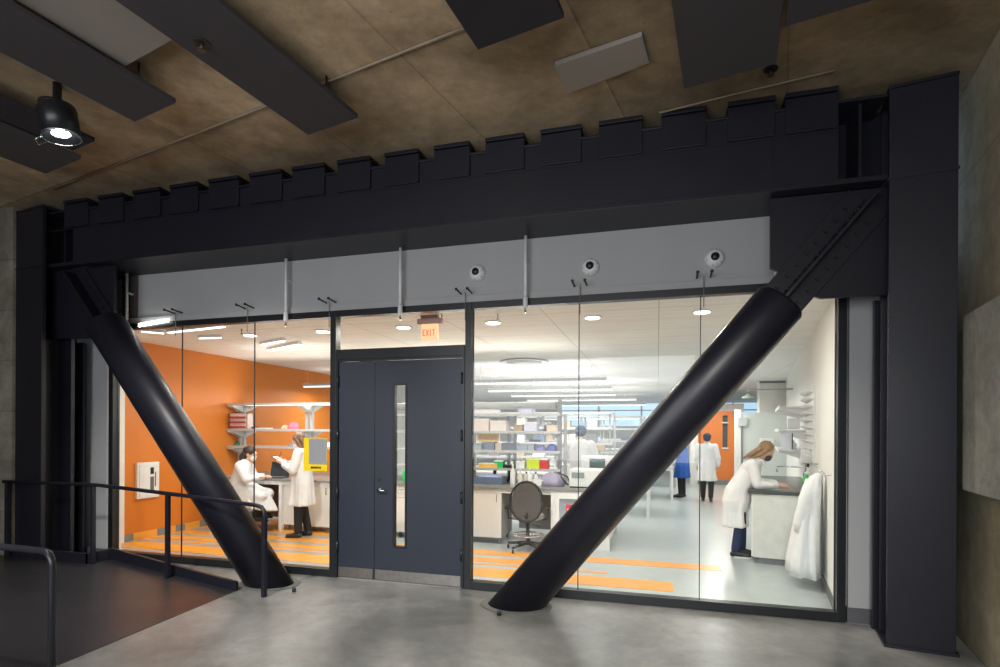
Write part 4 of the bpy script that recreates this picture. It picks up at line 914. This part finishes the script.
# shelf 1.335: blue bins etc
z = 1.348
tray('teal tray at the left of the second centre shelf', -2.72, YF, z, .22, .2, .08, mat('teal_plastic', (.25, .38, .38), .5))
carton('dark blue box on the second centre shelf', -2.55, YF, z, .20, .2, .13, BLUEGY)
carton('pale tan box right of the dark blue box', -2.38, YF, z, .10, .16, .11, mat('tan_card', (.55, .45, .35), .7))
carton('charcoal blue box in the middle of the second centre shelf', -2.20, YF, z, .21, .2, .12, mat('charcoal_blue', (.10, .13, .17), .5))
carton('grey blue box right of the charcoal blue box', -2.0, YF, z, .17, .2, .11, mat('grey_blue', (.28, .33, .38), .5))
carton('mid grey box second from right on the second centre shelf', -1.86, YF, z, .10, .2, .11, mat('mid_grey_card', (.32, .35, .4), .5))
cloth_heap('violet blue bag heap on the second centre shelf', -1.73, YF, z, .20, .2, .09, mat('violet_bag', (.18, .17, .42), .5))
cloth_heap('deep blue bag heap near the right of the second centre shelf', -1.55, YF, z, .18, .2, .11, BLUE)
# shelf 1.63
z = 1.643
carton('long orange and yellow box on the third centre shelf', -2.57, YF, 1.35+.11+.02, .34, .05, .13, AMBER, lid=YELLOW)
carton('pink flushed white box on the third centre shelf left', -2.68, YF, z, .30, .2, .20, mat('pinkish_white', (.72, .62, .58), .5), lid=WPLAST)
carton('wide white box on the third centre shelf', -2.38, YF, z, .26, .2, .17, mat('warm_white_card', (.72, .68, .64), .5))
carton('brown cardboard box on the third centre shelf', -2.06, YF, z, .13, .18, .11, BROWNC)
carton('lavender white box right of the cardboard box', -1.87, YF, z, .20, .2, .15, LAV, lid=WPLAST)
carton('cream box at the right end of the third centre shelf', -1.53, YF, z, .17, .2, .10, mat('cream_card', (.74, .62, .48), .6))
bottle('dark bottle beside the cream box on the third centre shelf', -1.64, YF-.05, z, .028, .13, BLACK, WPLAST)
carton('pale lavender box on the top centre shelf', -1.95, YF, 1.914, .22, .2, .08, LAV)
carton('white box on the top centre shelf above the door side', -2.6, YF, 1.914, .4, .2, .07, WPLAST)
tray('small dark tray below the lavender white box', -1.80, YF-.1, 1.49, .16, .1, .03, BLACK)
# behind the door slit
root = bottle('green jug seen through the door slit on the centre bench', -3.83, 2.6, zc, .09, .24, GREENP, GREENP)
carton('cardboard box seen through the door slit on the third shelf', -3.86, YF, 1.643, .16, .2, .14, BROWNC)
carton('red box seen through the door slit on the second shelf', -3.88, YF, 1.348, .12, .2, .14, mat('brick_red', (.55, .14, .08), .6))
# second and third rows: smaller goods
rr = random.Random(3)
pal = [('white', WPLAST), ('pale lavender', LAV), ('blue grey', BLUEGY), ('cream', mat('cream_box_b', (.7, .62, .5), .6)), ('grey', GREYP), ('tan', mat('tan_box', (.5, .38, .25), .6))]
rows = [('second row', 5.95, (1.112, 1.412, 1.732), -3.6, -1.05), ('third row', 9.05, (1.112, 1.412), -3.2, -.5)]
lv = ('lower', 'middle', 'upper')
for rn, y, zs, xa, xb in rows:
    for zi, z in enumerate(zs):
        n = 5 if rn == 'second row' else 4
        for k in range(n):
            x = xa + (xb-xa)*(k+.5)/n + rr.uniform(-.08, .08); cn, cm = pal[(k+zi*2+len(rn)) % len(pal)]
            place = ('leftmost', 'second from left', 'third from left', 'fourth from left', 'fifth from left')[k]
            carton('%s box on the %s %s shelf, %s' % (cn, lv[zi], rn, place), x, y, z, rr.uniform(.14, .26), .2, rr.uniform(.09, .19), cm)
carton('dark blue device on the third bench beside the gowned person', .05, 8.9, .80, .25, .2, .16, BLUEGY)
# left rack things
YL = 2.82
root = T('tube_rack', 'white rack of red test tubes on the left rack middle shelf', 'tube rack', (-7.25, YL, 1.657))
m = MB(); m.box(-7.40, -7.02, YL-.1, YL-.09, 1.657, 1.95); m.box(-7.40, -7.02, YL+.05, YL+.06, 1.657, 1.95); m.box(-7.40, -7.02, YL-.1, YL+.06, 1.94, 1.95); m.box(-7.40, -7.39, YL-.1, YL+.06, 1.657, 1.95); m.box(-7.03, -7.02, YL-.1, YL+.06, 1.657, 1.95); m.out('rack_body', mat('rack_pinkish_white', (.70, .55, .50), .4), root)
for i in range(6):
    for j in range(3):
        x, zz = -7.355+i*.058, 1.70+j*.085; MB().cyl((x, YL-.14, zz), (x, YL-.10, zz), .018, n=10).out('tube_cap', mat('dark_red_cap', (.40, .05, .05), .5) if (i, j) == (0, 0) else bpy.data.materials['dark_red_cap'], root)
carton('small purple item right of the test tube rack', -6.93, YL, 1.657, .08, .1, .05, mat('purple_plastic', (.25, .06, .22), .5))
carton('flat white box on the left rack middle shelf', -6.75, YL, 1.657, .25, .18, .03, WPLAST)
cloth_heap('pink and tan bag on the left rack middle shelf', -6.13, YL, 1.657, .22, .16, .13, PINK)
cloth_heap('tan bag beside the pink bag on the left rack', -6.30, YL, 1.657, .14, .14, .08, mat('tan_bag', (.6, .42, .25), .6))
bottle('small green item at the left end of the left rack low shelf', -7.32, YL, 1.357, .05, .08, mat('dark_green', (.03, .15, .06), .5), BLACK)
cloth_heap('blue grey glove pile on the left rack low shelf', -6.10, YL, 1.357, .25, .16, .07, mat('glove_blue', (.20, .25, .38), .6))
carton('white box on the left rack low shelf beside the standing person', -5.35, YL, 1.357, .12, .16, .09, WPLAST)
carton('small dark red box on the left bench right of the poster', -5.05, 2.6, ZW, .12, .12, .06, mat('maroon', (.25, .03, .03), .5))
# laptop on the left bench
root = T('laptop', 'open black laptop on the left bench in front of the seated person', 'laptop', (-6.16, 2.40, ZW), R(8))
MB().box(-.17, .17, -.12, .12, 0, .018).out('base', BLACK, root, world=False, bevel=.003); MB().box(-.15, .15, -.06, .09, .018, .020).out('keyboard', GREYP, root, world=False)
rot = Matrix.Rotation(R(-12), 3, 'X'); MB().obox((0, .145, .14), .34, .010, .25, rot=rot).out('screen_lid', BLACK, root, world=False, bevel=.003)
MB().obox((0, .138, .14), .31, .004, .21, rot=rot).out('screen', mat('dark_screen', (.02, .025, .03), .15), root, world=False)

# ------------------------------------------------------------------ office chair at the centre bench
cx_, cy_ = -1.72, 1.98
root = T('office_chair', 'charcoal office chair with rounded back in front of the centre bench', 'chair', (cx_, cy_, 0), R(8))
m = MB(); pr = []
for k in range(28):
    t = 2*math.pi*k/28; pr.append((math.cos(t)*.215*(1 if math.sin(t) < 0 else .94), .70+math.sin(t)*.27))
O = (-.0, 0, 0)
b_ = MB().prism(pr, (0, -.24, 0), (1, 0, 0), (0, 0, 1), (0, .05, 0)).out('backrest', CHAIRF, root, world=False, bevel=.02)
m = MB(); m.tube([(math.cos(R(a))*.222, -.235, .70+math.sin(R(a))*.275) for a in range(0, 361, 15)], .012, 8); m.out('back_frame', BLACK, root, world=False)
m = MB(); m.tube([(0, -.20, .60), (0, -.25, .50), (0, -.16, .43), (0, .0, .42)], .025, 10); m.box(-.05, .05, -.1, .1, .40, .43); m.out('back_stem', BLACK, root, world=False)
pr = [(math.cos(2*math.pi*k/24)*.23, .02+math.sin(2*math.pi*k/24)*.22) for k in range(24)]
MB().quadprism(pr, .44, .50).out('seat', mat('chair_seat_grey', (.30, .29, .28), .8), root, world=False, bevel=.02)
for q in (-1, 1):
    m = MB(); m.tube([(q*.15, 0, .43), (q*.27, 0, .44), (q*.28, 0, .58)], .014, 8); m.box(q*.28-.03, q*.28+.03, -.12, .12, .58, .605); m.out('armrest', BLACK, root, world=False)
MB().cyl((0, 0, .08), (0, 0, .43), .026).out('gas_post', BLACK, root, world=False)
m = MB(); m.tube([(.21*math.cos(R(a)), .21*math.sin(R(a)), .22) for a in range(0, 361, 15)], .010, 8); m.cyl((-.21, 0, .22), (.21, 0, .22), .008, n=8); m.cyl((0, -.21, .22), (0, .21, .22), .008, n=8); m.out('foot_ring', CHROME, root, world=False)
for k in range(5):
    t = k*2*math.pi/5+.3; e = vec(.30*math.cos(t), .30*math.sin(t), .08)
    lg = MB().tube([(0, 0, .11), e], [.026, .018], 8).out('leg', BLACK, root, world=False); MB().cyl(e+vec(-.012, 0, -.05), e+vec(.012, 0, -.05), .028, n=14).out('caster', BLACK, lg, world=False)
m = MB(); m.tube([(.08, -.05, .42), (.2, -.1, .41)], .006, 6); m.tube([(.06, 0, .36), (.17, -.08, .35)], .006, 6); m.out('lever', BLACK, root, world=False)

# ------------------------------------------------------------------ right wall: sink run, shelves, coat
def rwbox(mb, d0, d1, o0, o1, z0, z1, mi=0):
    q = [rw(d0, o0), rw(d1, o0), rw(d1, o1), rw(d0, o1)]; mb.quadprism([(p.x, p.y) for p in q], z0, z1, mi); return mb
D0 = 1.93
root = T('sink_cabinet', 'pale sink cabinet run with dark top along the right wall', 'cabinet', tuple(rw(3.0, .32)))
m = MB(); rwbox(m, D0+.02, 4.6, .012, .70, .08, .875); m.out('body', mat('cabinet_greenish_white', (.66, .67, .63), .45), root, bevel=.003)
m = MB(); rwbox(m, D0+.05, 4.6, .012, .64, 0, .08); m.out('plinth', GREYP, root)
for k in range(4):
    a = D0+.03+k*.64; m = MB(); rwbox(m, a, a+.63, .70, .718, .09, .87); d = m.out('door', CABW, root, bevel=.002)
    m = MB(); p = rw(a+.58, .74, .6); m.cyl(p, p+vec(0, 0, .12), .006, n=8); m.out('handle', CHROME, d)
m = MB(); rwbox(m, D0, 2.15, .0, .76, .88, .92); rwbox(m, 2.65, 4.65, .0, .76, .88, .92); rwbox(m, 2.15, 2.65, .0, .12, .88, .92); rwbox(m, 2.15, 2.65, .60, .76, .88, .92); m.out('worktop', WORK, root, bevel=.003)
m = MB(); rwbox(m, 2.15, 2.65, .12, .60, .70, .71); rwbox(m, 2.15, 2.16, .12, .60, .71, .925); rwbox(m, 2.64, 2.65, .12, .60, .71, .925); rwbox(m, 2.15, 2.65, .12, .13, .71, .925); rwbox(m, 2.15, 2.65, .59, .60, .71, .925); m.out('sink_basin', STAIN, root)
root = T('tap', 'tall square chrome tap over the sink', 'tap', tuple(rw(2.42, .07, .92)))
p = rw(2.42, .07, .92); e = rw(2.42, .42, 1.20); m = MB(); m.tube([p, p+vec(0, 0, .27), p+vec(0, 0, .285)+(e-p-vec(0, 0, .28))*.05, e+vec(0, 0, .005), e-vec(0, 0, .07)], .011, 10); m.lathe([(.028, 0), (.028, .01), (.014, .02)], p, 16); m.out('spout', CHROME, root)
for q in (-1, 1): m = MB(); a = rw(2.42+q*.1, .07, .92); m.lathe([(.022, 0), (.016, .03), (.02, .05), (.018, .065)], a, 12); m.tube([a+vec(0, 0, .06), a+vec(0, 0, .06)-WU*.06], .005, 6); m.out('handle', CHROME, root)
p = rw(2.16, .10, .92)
root = bottle('green soap bottle with clear pump beside the sink', p.x, p.y, p.z, .048, .24, GREEN, WPLAST)
p = rw(2.30, .07, .92); bottle('tall clear bottle behind the green soap bottle', p.x, p.y, p.z, .034, .34, TUBEC, BLACK)
p = rw(2.60, .07, .92); bottle('grey flask right of the tap', p.x, p.y, p.z, .035, .30, mat('smoky_glass', (.22, .24, .24), .2), BLACK)
p = rw(2.03, .14, .92); bottle('short dark bottle near the front edge of the sink counter', p.x, p.y, p.z, .03, .12, GREYP, BLACK)
p = rw(2.35, .46, .92); carton('small grey sponge dish beside the washing hands', p.x, p.y, .925, .1, .07, .04, GREYP)
# paper towel box on the wall beyond
root = T('towel_dispenser', 'white paper towel dispenser on the wall above the taps', 'dispenser', tuple(rw(2.75, .06, 1.22)))
m = MB(); rwbox(m, 2.62, 2.9, .0, .12, 1.24, 1.42); m.out('housing', WPLAST, root, bevel=.01); m = MB(); rwbox(m, 2.68, 2.84, .03, .09, 1.225, 1.24); m.out('slot', BLACK, root)
# drying rack with pegs
root = T('drying_rack', 'tall white peg drying rack on the right wall above the sink', 'drying rack', tuple(rw(2.7, .0, 1.3)))
m = MB(); rwbox(m, 2.18, 3.35, .0, .02, 1.28, 2.22); m.out('board', mat('rack_board', (.74, .74, .72), .4), root)
for j in range(10):
    for i in range(8):
        p = rw(2.26+i*.135+(j % 2)*.067, .02, 1.33+j*.092); MB().cyl(p, p-WU*.085+vec(0, 0, .04), .010, .007, n=8).out('peg', WPLAST, root)
# wall shelves
for z, lab in ((1.38, 'lowest white wall shelf above the sink'), (1.68, 'middle white wall shelf above the sink'), (2.02, 'highest white wall shelf near the shower')):
    root = T('wall_shelf', lab, 'shelf', tuple(rw(4.2, .1, z)))
    m = MB(); rwbox(m, 3.40, 5.2, .0, .36, z-.012, z+.012); rwbox(m, 3.40, 5.2, .36, .37, z-.02, z+.03); m.out('board', WPLAST, root)
    for d in (3.44, 4.3, 5.1):
        m = MB(); p = rw(d, 0, z-.012); m.prism([(0, 0), (.34, 0), (.34, -.02), (.02, -.12), (0, -.12)], p, tuple(-WU), (0, 0, 1), tuple(WV*.02)); m.out('bracket', WPLAST, root)
p = rw(3.75, .16, 1.692); carton('white box on the middle wall shelf', p.x, p.y, 1.70, .16, .3, .16, WPLAST, rz=WA)
root = T('notice', 'small white sheet with dark edge hanging below the middle wall shelf', 'notice', tuple(rw(3.5, .3, 1.42)))
m = MB(); p = rw(3.38, .3, 1.395); m.obox(p+vec(.03, 0, .125), .14, .010, .22, WA); m.out('sheet', SHEETL, root); m = MB(); m.obox(p+vec(.11, 0, .125), .014, .014, .24, WA); m.out('dark_edge', BLACK, root)
p = rw(3.8, .16, 1.40); bottle('white jar on the lowest wall shelf', p.x, p.y, 1.392, .05, .14)
# hanging lab coat on a wall hook near the glass
root = T('coat_rail', 'short metal coat rail on the white wall near the glass', 'rail', tuple(rw(1.2, .0, 1.25)))
m = MB(); m.tube([rw(.55, .0, 1.235), rw(.57, .05, 1.235), rw(1.85, .05, 1.275), rw(1.87, .0, 1.275)], .007, 8); m.out('bar', CHROME, root)
root = T('hanging_coat', 'white lab coat hanging on the right wall beside the sink cabinet', 'coat', tuple(rw(1.45, .1, .15)))
m = MB()
def crow(z, w_, dpt, off, fold, dd=0):
    n = 36; out = []
    for k in range(n):
        t = 2*math.pi*k/n; f = 1+fold*(1.2*math.cos(5*t+.5)+.9*math.cos(9*t+z*2)+.5*math.cos(16*t))
        p = rw(1.08+dd, off, z-.04) + WV*(math.cos(t)*w_*f) - WU*(math.sin(t)*dpt*f); out.append(m.bm.verts.new(p))
    return out
rows_ = [crow(1.26, .04, .03, .07, 0, -.05), crow(1.22, .11, .06, .09, .03, -.05), crow(1.05, .17, .09, .12, .05, -.02), crow(.8, .22, .12, .15, .07, .02), crow(.5, .27, .14, .17, .09, .06), crow(.3, .30, .16, .18, .10, .09), crow(.16, .31, .17, .18, .11, .10)]
for A, B in zip(rows_, rows_[1:]):
    for i in range(36): f = m.bm.faces.new((A[i], A[(i+1) % 36], B[(i+1) % 36], B[i])); f.smooth = True
m.bm.faces.new(rows_[0]); m.bm.faces.new(rows_[-1][::-1]); m.out('coat_body', COAT, root)
m = MB(); m.tube([rw(1.0, .14, 1.14), rw(.92, .20, .96), rw(.95, .24, .70), rw(.98, .25, .60)], [.055, .06, .055, .05], 12); m.out('sleeve', COAT, root)
# shower arm and head
root = T('safety_shower', 'safety shower head on a long horizontal arm by the right wall', 'shower', (1.75, 6.0, 2.3))
m = MB(); m.tube([(2.45, 6.05, 2.47), (1.70, 6.0, 2.46), (1.66, 6.0, 2.44), (1.66, 6.0, 2.38)], .016, 10); m.out('arm', STAIN, root)
MB().lathe([(.11, 0), (.11, .02), (.03, .07), (.02, .09)], (1.66, 6.0, 2.30), 24).out('head', mat('shower_green_grey', (.38, .45, .38), .4), root)
# box on the white trim by the partition and switch plate
root = T('control_box', 'small grey control box on the white column by the orange wall', 'box', (2.0, 9.38, 1.85)); MB().box(1.92, 2.13, 9.33, 9.4, 1.80, 2.02).out('housing', mat('control_grey', (.5, .52, .52), .4), root, bevel=.005); MB().cyl((2.03, 9.36, .6), (2.03, 9.36, 1.8), .012, n=8).out('conduit', GREYP, root)
root = T('safety_goggles_box', 'white glove box holder on the partition behind the sink shelves', 'holder', (2.55, 9.37, 1.4)); MB().box(2.42, 2.72, 9.3, 9.4, 1.32, 1.5).out('housing', WPLAST, root, bevel=.006); MB().box(2.48, 2.66, 9.295, 9.3, 1.38, 1.44).out('opening', GREYP, root)

# ------------------------------------------------------------------ panel on the orange wall
root = T('wall_cabinet', 'white recessed wall cabinet with two dark slots on the orange wall', 'cabinet', (-7.42, 1.1, .6))
MB().box(-7.45, -7.405, .91, 1.285, .61, 1.15).out('frame', WHITEI, root, bevel=.004); d = MB().box(-7.405, -7.395, .94, 1.255, .64, 1.12).out('door', WPLAST, root)
MB().box(-7.396, -7.388, 1.12, 1.175, .97, 1.07).out('slot', BLACK, d); MB().box(-7.396, -7.388, 1.12, 1.175, .72, .93).out('slot', mat('slot_grey', (.12, .12, .12), .4), d); MB().box(-7.396, -7.390, 1.20, 1.215, .78, 1.0).out('red_strip', mat('maroon_print', (.3, .1, .08), .5), d)
# poster on the left glass
root = T('glass_notice', 'yellow card with pale sheet taped to the glass left of the door', 'notice', (-3.74, -.006, 1.2))
MB().box(-3.895, -3.59, -.005, -.001, 1.185, 1.56).out('card', CARDY, root); MB().box(-3.825, -3.595, -.008, -.005, 1.262, 1.555).out('sheet', SHEETL, root)
for k, (x, w_) in enumerate(((-3.80, .025), (-3.772, .018), (-3.75, .03), (-3.715, .02), (-3.69, .022))): MB().box(x, x+w_, -.0065, -.005, 1.212, 1.235).out('printed_word', BLACK, root)

# ------------------------------------------------------------------ lab ceiling fittings
for x, lab in ((-5.41, 'leftmost round downlight behind the glass'), (-4.26, 'round downlight left of the door frame'), (-3.093, 'round downlight above the door transom'), (-1.91, 'round downlight just right of the door'), (-.723, 'round downlight above the middle glass joint'), (.457, 'rightmost round downlight near the right brace')):
    root = T('downlight', lab, 'downlight', (x, .9, IZ), 0, 'round downlights behind the glass')
    MB().lathe([(.105, -.012), (.105, -.004), (.085, 0)], (x, .9, IZ), 28).out('trim_ring', WPLAST, root); MB().lathe([(.082, -.016), (.08, -.012)], (x, .9, IZ), 24).out('lens', LAMPW, root)
def pend(lab, a, b_, z=2.6, w_=.10, h=.06, glow=LAMPL, rods=True, bars=0, zc_=IZ):
    a, b_ = Vector((a[0], a[1], z)), Vector((b_[0], b_[1], z)); d = (b_-a); L_ = d.length; rz = math.atan2(d.y, d.x); c = (a+b_)/2
    root = T('linear_light', lab, 'light', tuple(c), rz)
    MB().box(-L_/2, L_/2, -w_/2, w_/2, 0, h).out('housing', ALU, root, world=False, bevel=.003)
    MB().box(-L_/2+.01, L_/2-.01, -w_/2+.01, w_/2-.01, -.03, 0).out('diffuser', glow, root, world=False, label='glowing diffuser')
    if bars:
        m = MB()
        for k in range(bars): x = -L_/2+(k+.5)*L_/bars; m.box(x-.012, x+.012, -w_/2, w_/2, -.034, .0)
        m.out('louvre', ALU, root, world=False)
    if rods:
        for q in (-1, 1): MB().cyl((q*L_*.4, 0, h), (q*L_*.4, 0, zc_-z), .005, n=6).out('hanger', CHROME, root, world=False)
pend('first long louvred light bar above the centre benches', (-3.66, 4.95), (-.92, 4.95), bars=26)
pend('second long louvred light bar behind the first', (-3.86, 7.0), (-.98, 7.0), bars=26)
pend('third long louvred light bar deeper in the lab', (-3.8, 8.9), (-1.04, 8.9), bars=24)
pend('fourth long louvred light bar deep in the lab', (-3.9, 11.2), (-.6, 11.2), bars=24)
pend('deepest long louvred light bar near the far wall', (-4.1, 14.5), (-.4, 14.5))
pend('short light bar seen across the orange wall left of the door', (-7.38, 4.85), (-6.5, 4.85), 2.6, .08)
pend('long light bar behind the left bench shelving', (-6.4, 4.85), (-4.6, 4.85), 2.6, .08)
pend('slim light bar over the aisle behind the right brace', (.75, 4.2), (1.0, 6.6), 2.6, .08, glow=LAMPS)
def troffer(lab, q, zz=2.90):
    cx, cy = sum(p[0] for p in q)/4, sum(p[1] for p in q)/4; root = T('strip_light', lab, 'light', (cx, cy, zz))
    MB().quadprism(q, zz+.012, IZ).out('housing', WPLAST, root); qq = [(cx+(x-cx)*.96, cy+(y-cy)*.96) for x, y in q]; MB().quadprism(qq, zz, zz+.012).out('diffuser', LAMPS, root)
def strip(lab, a, b_, w_=.045, zz=2.91):
    a, b_ = Vector(a), Vector(b_); n = Vector((-(b_-a).y, (b_-a).x)).normalized()*w_/2
    troffer(lab, [tuple(a-n), tuple(b_-n), tuple(b_+n), tuple(a+n)], zz)
strip('white ceiling strip light at upper left corner of the glass', (-6.45, .13), (-6.28, .33))
strip('long thin white strip light crossing the first glass joint', (-6.20, .30), (-5.12, .13))
strip('small pale strip light below the long thin strip', (-6.14, .76), (-5.80, .80), .03)
strip('bright strip light near the orange wall, farther left of a pair', (-5.70, 1.47), (-5.12, 1.24))
strip('bright strip light near the orange wall, longer of a pair', (-6.0, 2.0), (-5.10, 1.57), .06)
root = T('strip_light', 'short glowing strip standing in for a reflection at the upper left of the glass', 'light', (-5.9, -.06, 2.98))  # glowing tubes added where a lamp reflects in the glass
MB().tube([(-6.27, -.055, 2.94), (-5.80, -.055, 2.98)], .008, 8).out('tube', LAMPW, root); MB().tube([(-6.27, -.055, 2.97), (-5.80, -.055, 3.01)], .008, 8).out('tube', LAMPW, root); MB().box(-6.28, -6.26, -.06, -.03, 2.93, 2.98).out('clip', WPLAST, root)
root = T('exit_sign', 'glowing orange exit sign hanging from the lab ceiling above the door', 'exit sign', (-2.50, .36, 2.9))
MB().box(-2.60, -2.40, .33, .39, 2.93, IZ).out('canopy', mat('exit_canopy', (.30, .14, .12), .4), root); MB().box(-2.645, -2.345, .33, .39, 2.865, 2.925).out('housing', mat('exit_housing', (.40, .24, .22), .4), root, bevel=.003)
MB().box(-2.60, -2.40, .354, .366, 2.68, 2.865).out('panel', EXITM, root, label='orange glowing panel')
fx = -2.405
m = MB()
# the word reads EXIT from inside the lab side and is seen through the panel from the lobby
segs = {'E': [(0, 0, .008, .07), (0, 0, .03, .008), (0, .031, .025, .039), (0, .062, .03, .07)], 'I': [(.01, 0, .018, .07)], 'T': [(0, .062, .034, .07), (.013, 0, .021, .07)]}
x = -2.585
for chh in 'EXIT':
    if chh == 'X':
        for q in (1, -1):
            rot = Matrix.Rotation(q*R(24), 3, 'Y'); m.obox((x+.017, .352, 2.765), .008, .004, .075, rot=rot)
        x += .042
    else:
        for a, b1, c1, d1 in segs[chh]: m.box(x+a, x+c1, .350, .354, 2.73+b1, 2.73+d1)
        x += {'E': .04, 'I': .034, 'T': .04}[chh]
m.out('lettering', EXITR, root)
root = T('ceiling_diffuser', 'round ceiling air diffuser right of the door', 'diffuser', (-2.4, 4.55, IZ))
for k, r_ in enumerate((.42, .30, .18)): MB().lathe([(r_, -.03-.012*k), (r_+.03, -.02-.012*k), (r_-.02, 0)], (-2.4, 4.55, IZ), 36).out('ring', WPLAST if k != 1 else mat('diffuser_grey', (.5, .5, .5), .5), root)
for x, y, lab in ((-2.35, .35, 'small ceiling sprinkler behind the transom glass'), (-1.72, .45, 'small ceiling sprinkler right of the door jamb'), (-5.2, .5, 'small ceiling sprinkler behind the left glass')):
    root = T('ceiling_sprinkler', lab, 'sprinkler', (x, y, IZ)); MB().lathe([(.03, -.006), (.03, 0)], (x, y, IZ), 16).out('escutcheon', WPLAST, root); MB().lathe([(.018, -.07), (.02, -.065), (.006, -.05), (.01, -.006)], (x, y, IZ), 10).out('head', STAIN, root)
